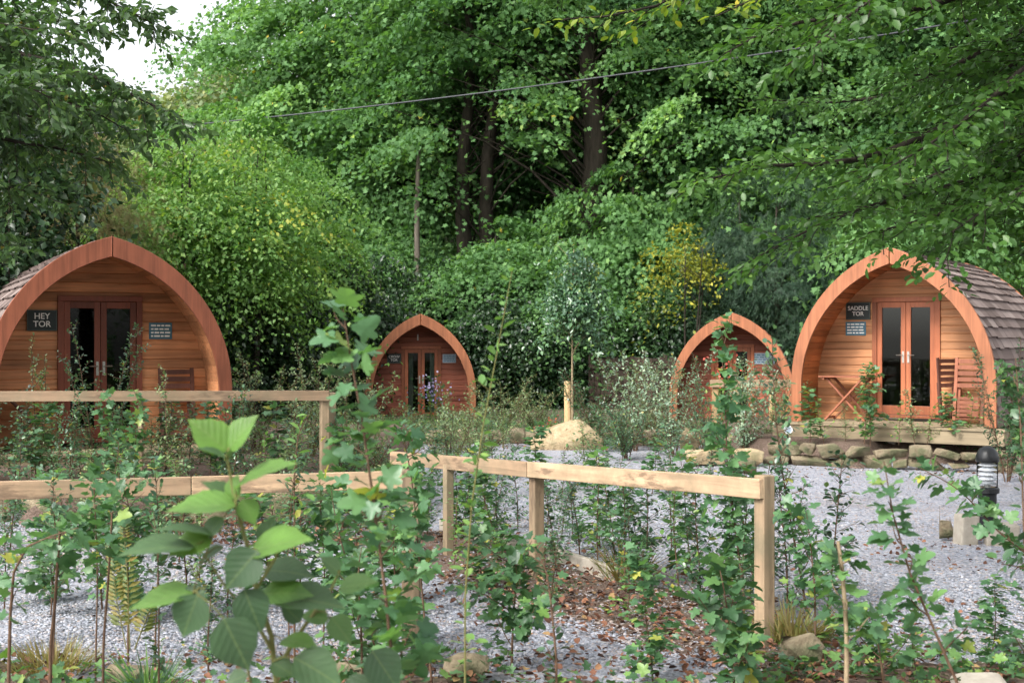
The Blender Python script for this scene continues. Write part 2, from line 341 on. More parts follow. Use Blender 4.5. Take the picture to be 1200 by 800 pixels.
# ------------------------------------------------------------------ leaf templates (length 1 along +Y, normal +Z)
def T_oval():
    v = [(0,0,0),(.27,.32,.07),(.23,.7,.06),(0,1,-.05),(-.23,.7,.06),(-.27,.32,.07),(0,.32,.0),(0,.7,.01)]
    f = [(0,1,6),(1,2,7,6),(2,3,7),(3,4,7),(4,5,6,7),(5,0,6)]
    return v, f
def T_kite(w=.33, fold=.1, tip=-.06):
    return [(0,0,0),(w,.45,fold),(0,1,tip),(-w,.45,fold)], [(0,1,2),(0,2,3)]
def T_maple(lob=True):
    h = [(.1,.02),(.27,-.07),(.42,.03),(.37,.17),(.3,.25),(.47,.36),(.57,.54),(.46,.62),(.27,.57),(.26,.74),(.13,.95)]
    o = [(0,0)]+h+[(0,1.0)]+[(-x, y) for x, y in reversed(h)]
    v = [(x, y, .2*abs(x) - .16*y*y + .03*math.sin(9*x+5*y)) for x, y in o] + [(0,.4,-.03)]
    c = len(o)
    return v, [(i, (i+1) % c, c) for i in range(c)]
def T_lobe():
    o = [(0,0),(.45,.1),(.3,.35),(.52,.62),(.2,.62),(0,1),(-.2,.62),(-.52,.62),(-.3,.35),(-.45,.1)]
    v = [(x, y, .14*abs(x) - .12*y*y) for x, y in o]
    return v, [(0,1,2,8,9),(2,3,4,5,6,7,8)]
def T_hazel():
    rows = 11; v = []; prof = [.03,.22,.33,.385,.41,.40,.355,.29,.2,.09,.0]
    for i in range(rows):
        y = i/(rows-1); w = prof[i]
        for k in (-2,-1,0,1,2):
            u = k/2; x = u*w; 
            yy = y + ((.035 if i % 2 else .0) if abs(k) == 2 else 0) - abs(u)*.05*(1 if 0 < i < 10 else 0)
            z = .16*abs(u)*w*1.2 - .16*y*y + .003*(1 if i % 2 else -1)*abs(u)
            v.append((x, yy, z))
    f = [(i*5+k, i*5+k+1, (i+1)*5+k+1, (i+1)*5+k) for i in range(rows-1) for k in range(4)]
    return v, f
def T_blade():
    return [(-.02,0,0),(.02,0,0),(.017,.5,.05),(0,1,.25),(-.017,.5,.05)], [(0,1,2,4),(4,2,3)]
def T_chip():
    return [(-.5,-.35,.1),(.45,-.45,.13),(.6,.3,.1),(-.2,.5,.12),(-.55,-.4,-.12),(.5,-.5,-.12),(.65,.35,-.12),(-.25,.55,-.12)], [(0,1,2,3),(0,4,5,1),(1,5,6,2),(2,6,7,3),(3,7,4,0)]
def T_curl():
    return [(0,0,.0),(.33,.25,.2),(.36,.7,.22),(0,1,.12),(-.34,.7,.25),(-.3,.25,.14),(0,.5,.0)], [(0,1,6),(1,2,6),(2,3,6),(3,4,6),(4,5,6),(5,0,6)]
def T_spray():   # a flat conifer spray: midrib with side needles
    v = []; f = []
    for k in range(7):
        y = k/7
        for s in (-1, 1):
            b = len(v); l = .34*(1 - y*.75)
            v += [(0,y,0),(0,y+.07,0),(s*l,y+l*.75,-.05)]
            f.append((b,b+1,b+2) if s > 0 else (b+1,b,b+2))
    return v, f
TP = {k: fn() for k, fn in dict(oval=T_oval, kite=T_kite, maple=T_maple, lobe=T_lobe, hazel=T_hazel, blade=T_blade, chip=T_chip, curl=T_curl, spray=T_spray).items()}
TP['lance'] = T_kite(.16, .05, -.14); TP['droop'] = T_kite(.27, .08, -.12)
TP['round'] = T_kite(.42, .1, -.05)

def unit(a): return a / np.maximum(np.linalg.norm(a, axis=1, keepdims=True), 1e-9)

def leaf_mesh(name, Pp, D, Nn, S, tmpl, rnd=None, uv=False, rng=None):
    Pp = np.asarray(Pp, float); n = len(Pp)
    D = unit(np.asarray(D, float)); Nn = np.asarray(Nn, float)
    X = np.cross(D, Nn); bad = np.linalg.norm(X, axis=1) < 1e-3; X[bad] = np.cross(D[bad], np.array([.3, .5, .81])); X = unit(X)
    Z = np.cross(X, D)
    S = np.broadcast_to(np.asarray(S, float), (n,))
    tv, tf = TP[tmpl]; tv = np.array(tv, float); k = len(tv)
    V = Pp[:, None, :] + S[:, None, None] * (tv[None, :, 0:1] * X[:, None, :] + tv[None, :, 1:2] * D[:, None, :] + tv[None, :, 2:3] * Z[:, None, :])
    loops = np.array([i for f in tf for i in f]); lens = np.array([len(f) for f in tf])
    LI = (np.arange(n)[:, None] * k + loops[None, :]).reshape(-1)
    lt = np.tile(lens, n); ls = np.concatenate([[0], np.cumsum(lt)[:-1]])
    me = bpy.data.meshes.new(name)
    me.vertices.add(n * k); me.loops.add(len(LI)); me.polygons.add(len(lt))
    me.vertices.foreach_set('co', V.reshape(-1).astype(np.float32))
    me.loops.foreach_set('vertex_index', LI.astype(np.int32))
    me.polygons.foreach_set('loop_start', ls.astype(np.int32))
    if tmpl in ('hazel', 'maple', 'oval'): me.polygons.foreach_set('use_smooth', np.ones(len(lt), dtype=bool))
    me.update(calc_edges=True)
    if rnd is None: rnd = (rng or np.random.default_rng(1)).random(n)
    a = me.attributes.new('rnd', 'FLOAT', 'FACE'); a.data.foreach_set('value', np.repeat(rnd, len(tf)).astype(np.float32))
    if uv:
        u = me.uv_layers.new(name='UVMap')
        u.data.foreach_set('uv', np.tile(tv[loops][:, :2].reshape(-1), n).astype(np.float32))
    return me

# ------------------------------------------------------------------ world, sun, camera
sc = bpy.context.scene
w = bpy.data.worlds.new('World'); sc.world = w; w.use_nodes = True
nt = w.node_tree; nt.nodes.clear()
SUN_EL, SUN_AZ = R(42), math.atan2(-.55, -.62)      # behind the camera, from the left
sky = nt.nodes.new('ShaderNodeTexSky'); sky.sky_type = 'NISHITA'; sky.sun_disc = False
sky.sun_elevation = SUN_EL; sky.sun_rotation = SUN_AZ; sky.air_density = 1.0; sky.dust_density = 4.0; sky.ozone_density = 1.0
hs = nt.nodes.new('ShaderNodeHueSaturation'); hs.inputs['Saturation'].default_value = .18; hs.inputs['Value'].default_value = 1.25
bg = nt.nodes.new('ShaderNodeBackground'); bg.inputs['Strength'].default_value = .15
wo = nt.nodes.new('ShaderNodeOutputWorld')
nt.links.new(sky.outputs[0], hs.inputs['Color']); nt.links.new(hs.outputs[0], bg.inputs[0]); nt.links.new(bg.outputs[0], wo.inputs[0])
ld = bpy.data.lights.new('sun', 'SUN'); ld.energy = 1.35; ld.angle = R(10); ld.color = (1, .95, .87)
lo = bpy.data.objects.new('sun', ld); C.objects.link(lo)
sd = Vector((math.sin(SUN_AZ) * math.cos(SUN_EL), math.cos(SUN_AZ) * math.cos(SUN_EL), math.sin(SUN_EL)))
lo.rotation_euler = sd.to_track_quat('Z', 'Y').to_euler(); lo.location = (0, -5, 30)
cd = bpy.data.cameras.new('camera'); cd.sensor_width = 36; cd.lens = 45; cd.clip_end = 600; cd.clip_start = .05
cd.dof.use_dof = True; cd.dof.focus_distance = 12; cd.dof.aperture_fstop = 5.0
co = bpy.data.objects.new('camera', cd); C.objects.link(co); co.location = (0, 0, EYE); co.rotation_euler = (R(90), 0, 0); sc.camera = co
sc.view_settings.view_transform = 'Standard'; sc.view_settings.look = 'None'; sc.view_settings.exposure = 1.18; sc.view_settings.gamma = 1
sc.view_settings.use_curve_mapping = False
sc.cycles.max_bounces = 8; sc.cycles.diffuse_bounces = 4; sc.cycles.glossy_bounces = 3; sc.cycles.transmission_bounces = 5; sc.cycles.transparent_max_bounces = 8
sc.cycles.sample_clamp_indirect = 6
sc.cycles.use_denoising = True

# ------------------------------------------------------------------ ground
rg = np.random.default_rng(11)
def hill(x, y):
    s = np.clip((y - 40) / 25, 0, 1); s = s * s * (3 - 2 * s)
    return s * (y - 40) * .20 + np.where(y > 55, .5 * np.sin(x * .13) * np.sin(y * .11), 0)
def grid_obj(name, xs, ys, zf, mat):
    X, Y = np.meshgrid(xs, ys); Z = zf(X, Y)
    v = np.stack([X, Y, Z], -1).reshape(-1, 3); nx, ny = len(xs), len(ys)
    f = [(j*nx+i, j*nx+i+1, (j+1)*nx+i+1, (j+1)*nx+i) for j in range(ny-1) for i in range(nx-1)]
    me = bpy.data.meshes.new(name); me.from_pydata([tuple(p) for p in v], [], f)
    me.polygons.foreach_set('use_smooth', np.ones(len(f), dtype=bool)); me.update()
    return struct(link(name, me, mat))
grid_obj('ground', np.linspace(-220, 220, 90), np.concatenate([np.linspace(-60, 40, 12), np.linspace(44, 320, 50)]), lambda x, y: hill(x, y) - .03 - .0 * x, M['floor'])
grid_obj('gravel_drive', np.linspace(-22, 22, 60), np.linspace(-6, 24.5, 60), lambda x, y: .012 * np.sin(x * 1.3) * np.sin(y * .9 + 1), M['gravel'])

def bed(name, pts, half, height, seed, mat=M['soil'], nx=80, ny=9, flat=False):
    """a mounded planting bed along a line of ground points"""
    r = np.random.default_rng(seed); pts = [Vector((p[0], p[1], 0)) for p in pts]
    seg = [0]
    for a, b in zip(pts, pts[1:]): seg.append(seg[-1] + (b - a).length)
    v = []
    ph = r.random(6) * 6
    for i in range(nx):
        s = seg[-1] * i / (nx - 1); k = max(j for j in range(len(seg) - 1) if seg[j] <= s + 1e-6)
        t = (s - seg[k]) / (seg[k+1] - seg[k]); p = pts[k].lerp(pts[k+1], t); d = (pts[k+1] - pts[k]).normalized(); nrm = Vector((-d.y, d.x, 0))
        hw = half * (1 + .13 * math.sin(s * 2.1 + ph[0]) + .09 * math.sin(s * 5.3 + ph[1]))
        for j in range(ny):
            u = -1 + 2 * j / (ny - 1)
            e = min(1, (1 - abs(u)) * (6 if flat else 2.2))
            end = min(1, min(i, nx - 1 - i) / 2.0)
            z = -.035 + (height + .035) * (e * (2 - e)) * end + (r.random() - .5) * .02 * e
            q = p + nrm * (u * hw); v.append((q.x, q.y, z))
    f = [(i*ny+j, (i+1)*ny+j, (i+1)*ny+j+1, i*ny+j+1) for i in range(nx-1) for j in range(ny-1)]
    me = bpy.data.meshes.new(name); me.from_pydata(v, [], f); me.polygons.foreach_set('use_smooth', np.ones(len(f), dtype=bool)); me.update()
    return struct(link(name, me, mat))

RA, RB = Vector((1.475, 7.5, 0)), Vector((-.96, 11.5, 0))      # line of the front rail
RD = (RB - RA).normalized(); RN = Vector((-RD.y, RD.x, 0))    # RN points left-forward
if RN.x > 0: RN = -RN                                          # to the left of the rail
bed('planting_bed', [RA - RD * 1.2, RB + RD * .5], .72, .03, 1)
bed('front_verge', [(-9, 5.2), (-3, 5.0), (.2, 4.7), (2.5, 4.9), (5, 5.2), (9, 5.6)], 2.15, .05, 2, ny=15)
bed('side_verge', [(9, 9.6), (5.6, 10.9), (4.6, 11.3)], .9, .04, 3)
bed('raised_bed', [(-14, 18.6), (-1.6, 18.6)], 5.8, .33, 4, ny=25, flat=True)
bed('raised_bed', [(3.6, 22.3), (16, 21.0)], 3.4, .33, 5, ny=25, flat=True)
bed('grass_bank', [(-6, 28.5), (12, 28.5)], 5.6, .06, 6, ny=25, flat=True)

def on_ground(n, boxes, seed):
    r = np.random.default_rng(seed); out = []
    for (x0, x1, y0, y1, k) in boxes:
        q = r.random((k, 2)); out.append(np.stack([x0 + (x1-x0)*q[:, 0], y0 + (y1-y0)*q[:, 1]], 1))
    return np.concatenate(out)
def rail_dist(p):
    q = p - np.array([RA.x, RA.y]); t = q @ np.array([RD.x, RD.y]); n = q @ np.array([RN.x, RN.y])
    return np.where((t > -1.4) & (t < 5.4), np.abs(n), 9)
def patch(p): return np.sin(p[:, 0]*1.1+.7*np.sin(p[:, 1]*.9))*np.sin(p[:, 1]*.8+.6*np.sin(p[:, 0]*1.7))+.35*np.sin(p[:, 0]*3.7+1)*np.sin(p[:, 1]*3.1)
# slate chips lying on the drive
p = on_ground(0, [(-4.2, 5.2, 6.6, 9, 56000), (-5, 6.5, 9, 13, 42000), (-3, 8, 13, 19, 16000)], 3)
keep = (p[:, 1] > 7.0 + .15*np.sin(p[:, 0]*3)) & ~((rail_dist(p) < .55) & (np.random.default_rng(8).random(len(p)) < .6))
p = p[keep]; n = len(p); r = np.random.default_rng(4)
me = leaf_mesh('gravel_chips', np.column_stack([p, np.where(rail_dist(p) < .75, .03, .009)]), np.column_stack([r.normal(size=(n, 2)), r.normal(size=n)*.12]), np.column_stack([r.normal(size=(n, 2))*.3, np.ones(n)]), .007 + .018 * r.random(n)**2.2, 'chip', np.where(patch(p)+.35*r.normal(size=n) > .55, .86+.08*r.random(n), r.random(n)*np.clip(1-.4*patch(p), .4, 1)))
struct(link('gravel_chips', me, M['chip']), 'stuff')
# fallen leaves
pts = []
for k in range(2900):
    t = random.uniform(-.9, 2.8) if k % 2 else random.uniform(-.9, 4.9); u = random.gauss(.3, .42) if k % 2 else random.gauss(-.1, .6); q = RA + RD * t + RN * u; pts.append((q.x, q.y))
pts = np.array(pts)
p2 = on_ground(0, [(-4.5, 5.5, 6.0, 7.2, 2600), (-4.2, -1, 11.2, 12.7, 2600), (3, 7, 9.9, 11.6, 420), (2.4, 4.6, 7.2, 9.0, 160), (-5, 7, 7, 14, 150), (3, 8, 16.6, 18, 200), (-4, 3, 21, 26, 2500)], 9)
p = np.concatenate([pts, p2]); n = len(p); r = np.random.default_rng(5)
zz = np.where((rail_dist(p) < .9) | (p[:, 1] < 7.2), .045, .012) + r.random(n)*.03
me = leaf_mesh('leaf_litter', np.column_stack([p, zz]), np.column_stack([r.normal(size=(n, 2)), r.normal(size=n)*.25]), np.column_stack([r.normal(size=(n, 2))*.5, np.ones(n)]), .014 + .045 * r.random(n)**1.5, 'curl', r.random(n))
struct(link('leaf_litter', me, M['litter']), 'stuff')

# ------------------------------------------------------------------ pods
def ogive(w, H, z0, n=40):
    """right half of the pointed arch, apex first"""
    rise = H - z0; c = (rise*rise - w*w) / (2*w); Rr = w + c
    a1 = math.asin(min(1, rise / Rr)); out = []
    for i in range(n):
        a = a1 * (1 - i/(n-1)); out.append((max(0, Rr*math.cos(a) - c), z0 + Rr*math.sin(a)))
    out.append((w, z0*.5)); out.append((w, 0))
    return out
def half_at(prof, z):
    for (x0, z0), (x1, z1) in zip(prof, prof[1:]):
        if z1 <= z <= z0: return x0 + (x1-x0) * ((z0-z)/max(1e-6, z0-z1))
    return 0 if z > prof[0][1] else prof[-1][0]
def resample(prof, step):
    s = [0]
    for a, b in zip(prof, prof[1:]): s.append(s[-1] + math.hypot(b[0]-a[0], b[1]-a[1]))
    n = max(2, round(s[-1]/step)); out = []
    for i in range(n+1):
        q = s[-1]*i/n; out.append((float(np.interp(q, s, [p[0] for p in prof])), float(np.interp(q, s, [p[1] for p in prof]))))
    return out

def text_part(body, size, x, y, z, mat, parent, name='lettering'):
    cu = bpy.data.curves.new('tmp', 'FONT'); cu.body = body; cu.size = size; cu.align_x = 'CENTER'; cu.align_y = 'CENTER'; cu.extrude = .002; cu.space_line = .95
    cu.offset = size * .012
    o = bpy.data.objects.new('tmp', cu); C.objects.link(o); bpy.context.view_layer.update()
    me = bpy.data.meshes.new_from_object(o.evaluated_get(bpy.context.evaluated_depsgraph_get())); bpy.data.objects.remove(o); bpy.data.curves.remove(cu)
    me.name = name; me.transform(Matrix.Translation((x, y, z)) @ Matrix.Rotation(R(90), 4, 'X'))
    me.materials.clear()
    q = link(name, me, mat, parent); note(parent, q); return q

def make_pod(label, loc, rz, w, H, L=4.6, rec=.85, wall='cedar', lining='cedarX', fascia='fascia', frame='frame',
             door_h=1.78, door_w=1.06, sign=None, plaque=None, doorx=0.0, lamp=False, zf=.22):
    t = thing('camping_pod', label, 'camping pod', loc, rz, 'wooden arched camping pods')
    z0 = H*zf
    out = ogive(w, H, z0); inn = ogive(w-.165, H-.25, z0*.93)
    # fascia boards, two halves that meet at the point
    for s in (-1, 1):
        for y0, nm in ((-.045, 'fascia_board'), (L-.02, 'rear_fascia_board')):
            m = MB(); n = len(out); vs = []
            for (xo, zo), (xi, zi) in zip(out, inn):
                xo = max(xo, .006); xi = max(xi, .006)
                vs += [(s*xo, y0, zo), (s*xi, y0, zi), (s*xo, y0+.065, zo), (s*xi, y0+.065, zi)]
            fs = []
            for i in range(n-1):
                a, b = i*4, i*4+4
                q = [(a, a+1, b+1, b), (a+2, b+2, b+3, a+3), (a, b, b+2, a+2), (a+1, a+3, b+3, b+1)]
                fs += [f if s > 0 else f[::-1] for f in q]
            fs += [(0, 2, 3, 1), ((n-1)*4, (n-1)*4+1, (n-1)*4+3, (n-1)*4+2)]
            m.add(vs, fs, .5); m.build(nm, M[fascia], t, bevel=.006)
    # shingled roof in overlapping courses
    sh = resample(ogive(w-.03, H-.03, z0), .165); m = MB(); rr = random.Random(H*100+w)
    for s in (-1, 1):
        for i in range(len(sh)-1):
            (x0, z0_), (x1, z1_) = sh[i], sh[i+1]
            tx, tz = x1-x0, z1_-z0_; l = math.hypot(tx, tz); nx, nz = -tz/l, tx/l
            if nx < 0 or (nx == 0 and nz < 0): nx, nz = -nx, -nz
            if nz < -.01: nx, nz = nx, abs(nz)
            y = .022 - rr.random()*.2
            while y < L-.03:
                wd = .26 + .12*rr.random(); ya, yb = max(y, .022), min(y+wd-.006, L-.022); y += wd
                if yb - ya < .02: continue
                ex = .03*rr.random()*(1 if i < len(sh)-2 else 0)
                o1, o2 = .008, .034 + .008*rr.random()
                xa, za = x0+nx*o1, z0_+nz*o1; xb, zb = x1+nx*o2+tx/l*ex, z1_+nz*o2+tz/l*ex
                xc, zc = x1+tx/l*ex, z1_+tz/l*ex
                vs = [(s*xa, ya, za), (s*xa, yb, za), (s*xb, yb, zb), (s*xb, ya, zb), (s*xc, ya, zc), (s*xc, yb, zc)]
                m.add(vs, [(0,1,2,3), (3,2,5,4)], rr.random())
    m.build('roof', M['shingle'], t)
    # porch lining: planks running front to back
    ln = resample(ogive(w-.12, H-.2, z0*.95), .105); m = MB()
    for s in (-1, 1):
        for i in range(len(ln)-1):
            (x0, za), (x1, zb) = ln[i], ln[i+1]; g = .06
            a = (x0+(x1-x0)*g, za+(zb-za)*g); b = (x1-(x1-x0)*g, zb-(zb-za)*g); oo = .008
            rnd = random.random()
            ox, oz = (oo if True else 0), oo*.6
            m.add([(s*a[0], .021, a[1]), (s*a[0], rec+.1, a[1]), (s*b[0], rec+.1, b[1]), (s*b[0], .021, b[1])], [(0,1,2,3)], rnd)
            m.add([(s*b[0], .021, b[1]), (s*b[0], rec+.1, b[1]), (s*(x1+ox), rec+.1, zb+oz), (s*(x1+ox), .021, zb+oz)], [(0,1,2,3)], rnd)
            m.add([(s*(x0+ox), .021, za+oz), (s*(x0+ox), rec+.1, za+oz), (s*a[0], rec+.1, a[1]), (s*a[0], .021, a[1])], [(0,1,2,3)], rnd)
    m.build('porch_lining', M[lining], t)
    # boarded front wall round the door opening
    wp = ogive(w-.11, H-.19, z0*.95)
    m = MB(); bh = .125; k = 0; sill = .1; dx0, dx1 = doorx-door_w/2, doorx+door_w/2
    z = .0
    while z < H-.21:
        za, zb = z+.004, min(z+bh-.004, H-.2); hx0, hx1 = half_at(wp, za), half_at(wp, zb); hg = half_at(wp, z+bh); rnd = random.random()
        cuts = [(-1, None)] if (zb < sill+.01 or za > sill+door_h-.02) else [(0, dx0+.01), (1, dx1-.01)]
        for side, dx in cuts:
            if side == -1: q0, q1, r0, r1 = -hx0, hx0, -hx1, hx1
            elif side == 0: q0, q1, r0, r1 = -hx0, dx, -hx1, dx
            else: q0, q1, r0, r1 = dx, hx0, dx, hx1
            if r1 - r0 < .03: r0 = r1 = (r0+r1)/2
            m.add([(q0, rec, za+.006), (q1, rec, za+.006), (r1, rec, zb-.006), (r0, rec, zb-.006),
                   (q0, rec+.012, za-.004), (q1, rec+.012, za-.004), (r0, rec+.012, zb+.004), (r1, rec+.012, zb+.004)],
                  [(0,1,2,3), (4,5,1,0), (3,2,7,6)], rnd)
        z += bh
    wl = m.build('front_wall', M[wall], t)
    # closed room behind, its unlit gloom painted as near-black walls
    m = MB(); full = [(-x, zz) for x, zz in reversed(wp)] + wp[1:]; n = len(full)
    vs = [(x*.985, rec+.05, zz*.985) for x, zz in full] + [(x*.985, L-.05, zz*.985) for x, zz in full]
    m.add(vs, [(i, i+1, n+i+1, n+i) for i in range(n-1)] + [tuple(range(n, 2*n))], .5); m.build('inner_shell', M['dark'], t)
    # porch floor
    m = MB(); yy = -.02
    while yy < rec: m.box(-w+.14, w-.14, yy, yy+.11, -.03, .006); yy += .117
    m.build('porch_floor', M['deck'], t, bevel=.003)
    # door: frame, two leaves with glass
    fw = .075
    m = MB(); y0, y1 = rec-.035, rec+.06
    m.box(dx0, dx0+fw, y0, y1, sill, sill+door_h); m.box(dx1-fw, dx1, y0, y1, sill, sill+door_h)
    m.box(dx0-.0, dx1+.0, y0-.004, y1, sill+door_h, sill+door_h+.07); m.box(dx0-.02, dx1+.02, y0-.03, y1, sill-.045, sill)
    m.build('door_frame', M[frame], t, bevel=.004)
    for s in (0, 1):
        a = dx0+fw+.004 if s == 0 else doorx+.003; b = doorx-.003 if s == 0 else dx1-fw-.004
        st = .075; ya, yb = rec-.018, rec+.03; zb_, zt = sill+.006, sill+door_h-.006
        m = MB(); m.box(a, a+st, ya, yb, zb_, zt); m.box(b-st, b, ya, yb, zb_, zt); m.box(a+st, b-st, ya+.001, yb-.001, zt-.085, zt); m.box(a+st, b-st, ya+.001, yb-.001, zb_, zb_+.14)
        d = m.build('door', M[frame], t, bevel=.004)
        m = MB(); m.box(a+st, b-st, rec+.004, rec+.012, zb_+.14, zt-.085); m.build('pane', M['glass'], d)
        hx = b-st/2 if s == 0 else a+st/2
        m = MB(); m.box(hx-.016, hx+.016, rec-.028, rec-.018, sill+.82, sill+1.0); m.tube([(hx, rec-.02, sill+.94), (hx, rec-.06, sill+.94), (hx+(-.1 if s == 0 else .1), rec-.06, sill+.94)], .008); m.build('handle', M['metal'], d)
        m = MB(); x = a+st+.01
        pts = []; k = 0
        while x < a+st+.12:
            pts.append((x, rec+.16+.02*(k % 2))); x += .02; k += 1
        if s == 1: pts = [(b+a-xx, yy2) for xx, yy2 in pts]
        for (xa, yA), (xb, yB) in zip(pts, pts[1:]): m.add([(xa, yA, zb_+.05), (xb, yB, zb_+.05), (xb, yB, zt-.05), (xa, yA, zt-.05)], [(0,1,2,3)])
        if lamp: m.build('curtain', M['curtain'], t)
    if sign:
        body, x, zz, sw, shh, ts = sign
        m = MB(); m.box(x-sw/2, x+sw/2, rec-.02, rec-.002, zz-shh/2, zz+shh/2); sg = m.build('name_sign', M['signblack'], t, bevel=.003)
        m = MB(); e = .012
        for q in ((x-sw/2-e, x-sw/2, zz-shh/2-e, zz+shh/2+e), (x+sw/2, x+sw/2+e, zz-shh/2-e, zz+shh/2+e)): m.box(q[0], q[1], rec-.024, rec-.001, q[2], q[3])
        for q in ((x-sw/2, x+sw/2, zz+shh/2, zz+shh/2+e), (x-sw/2, x+sw/2, zz-shh/2-e, zz-shh/2)): m.box(q[0], q[1], rec-.023, rec-.001, q[2], q[3])
        m.build('rim', M['signrim'], sg)
        text_part(body, ts, x, rec-.0235, zz, M['white'], sg)
    if plaque:
        x, zz, pw, ph, pm = plaque
        m = MB(); m.box(x-pw/2, x+pw/2, rec-.014, rec-.002, zz-ph/2, zz+ph/2); pq = m.build('notice_plaque', M[pm], t, bevel=.002)
        m = MB(); rr = random.Random(int(x*100))
        for k in range(4):        # lines too small to read
            q = x-pw*.42; zl = zz+ph*(.32-.21*k)
            while q < x+pw*.36:
                ww = min(pw*(.09+.16*rr.random()), x+pw*.42-q); m.box(q, q+ww, rec-.0165, rec-.0138, zl-ph*.045, zl+ph*.045); q += ww+pw*.045
        m.build('print', M['white'] if pm == 'blue' else M['blue'], pq)
    if lamp:
        m = MB(); m.tube([(-.08, rec-.0, H-.52), (-.08, rec-.05, H-.52)], .012); m.tube([(-.08, rec-.05, H-.46), (-.08, rec-.05, H-.6)], .016); m.build('porch_lamp', M['white'], t)
    return t

LP = P(131, 528, 15.9); LPz = .44
RP = P(1043, 497, 19.4); RPz = RP.z
lpod = make_pod('tan camping pod with black HEY TOR sign left of its doors', (LP.x, LP.y, LPz), R(27), 1.5, 2.66, zf=.28, wall='cedarL', lining='cedarL', fascia='fasciaL', frame='frameL',
         sign=('HEY\nTOR', -.72, 1.63, .34, .24, .105), plaque=(.77, 1.5, .3, .22, 'blue'), door_h=1.78)
rpod = make_pod('orange camping pod with SADDLE TOR sign and shingled side in view', (RP.x, RP.y, RPz), R(-33), 1.55, 2.68,
         sign=('SADDLE\nTOR', -.76, 1.74, .37, .25, .092), plaque=(-.8, 1.46, .33, .22, 'blue'))
mp_ = P(493, 498, 29)
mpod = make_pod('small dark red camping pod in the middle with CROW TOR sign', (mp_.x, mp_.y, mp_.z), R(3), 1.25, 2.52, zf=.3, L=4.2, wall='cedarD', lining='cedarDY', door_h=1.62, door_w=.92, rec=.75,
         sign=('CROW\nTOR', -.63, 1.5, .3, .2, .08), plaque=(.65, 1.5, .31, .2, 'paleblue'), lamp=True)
fp_ = P(857, 500, 27.5)
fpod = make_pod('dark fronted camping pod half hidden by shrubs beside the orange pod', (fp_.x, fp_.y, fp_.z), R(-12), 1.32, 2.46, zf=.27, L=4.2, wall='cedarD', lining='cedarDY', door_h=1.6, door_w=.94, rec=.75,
         plaque=(.66, 1.46, .5, .24, 'paleblue'))

# timber bases the pods stand on
def timber_base(label, pod, w, L, z_top, h, x0, x1, front):
    t = thing('deck_platform', label, 'deck', (pod.location.x, pod.location.y, z_top-.004), pod.rotation_euler.z, 'timber decks under the pods')
    m = MB(); m.box(x0, x1, front, front+.07, -h, -.036); m.build('front_beam', M['deck'], t, bevel=.006)
    m = MB(); m.box(x0, x0+.07, front+.072, L, -h, -.036); m.build('side_beam', M['deck'], t, bevel=.006)
    m = MB(); m.box(x1-.07, x1, front+.072, L, -h, -.036); m.build('side_beam', M['deck'], t, bevel=.006)
    m = MB(); y = front-.02
    while y < -.06: m.box(x0-.015, x1+.015, y, y+.118, -.034, -.004); y += .124
    if m.v: m.build('deck_boards', M['deck'], t, bevel=.003)
    for xx in (x0+.3, 0, x1-.3):
        for yy in (front+.4, L*.5): m = MB(); m.box(xx-.07, xx+.07, yy-.07, yy+.07, -z_top+.02, -h+.001); m.build('support_block', M['concrete'], t)
timber_base('grey timber base under the tan pod on the left', lpod, 1.46, 4.5, LPz, .2, -1.5, 1.5, -.22)
timber_base('weathered timber deck step in front of the orange pod', rpod, 1.62, 4.5, RPz, .235, -1.75, 1.72, -.32)
timber_base('low timber base under the small middle pod', mpod, 1.2, 4.1, max(.1, mp_.z), .16, -1.2, 1.2, -.1)
timber_base('low timber base under the half hidden pod', fpod, 1.3, 4.1, max(.1, fp_.z), .16, -1.3, 1.3, -.1)

# ------------------------------------------------------------------ furniture in the porches
def local(pod, x, y, z=0):
    return pod.matrix_basis @ Vector((x, y, z))
def table(label, pod, x, y, mat, rz=0):
    t = thing('folding_table', label, 'folding table', local(pod, x, y, .008), pod.rotation_euler.z + rz, 'folding wooden tables')
    m = MB(); 
    for k in range(7): m.box(-.39, .39, -.29+.083*k, -.29+.083*k+.074, .685, .705)
    m.build('table_top', mat, t, bevel=.003)
    m = MB(); m.box(-.34, -.30, -.27, .27, .65, .684); m.box(.30, .34, -.27, .27, .65, .684); m.build('batten', mat, t)
    for yy, s in ((-.22, 1), (-.18, -1), (.22, 1), (.18, -1)):
        m = MB(); m.bar((-.31*s, yy, .012), (.29*s, yy, .668), .026, .055, up=(0, 1, 0)); m.build('leg', mat, t)
    for u, k in ((-.3, .21), (.3, .17)): m = MB(); m.bar((u, -k, .05), (u, k, .05), .03, .03); m.build('stretcher', mat, t)
    return t
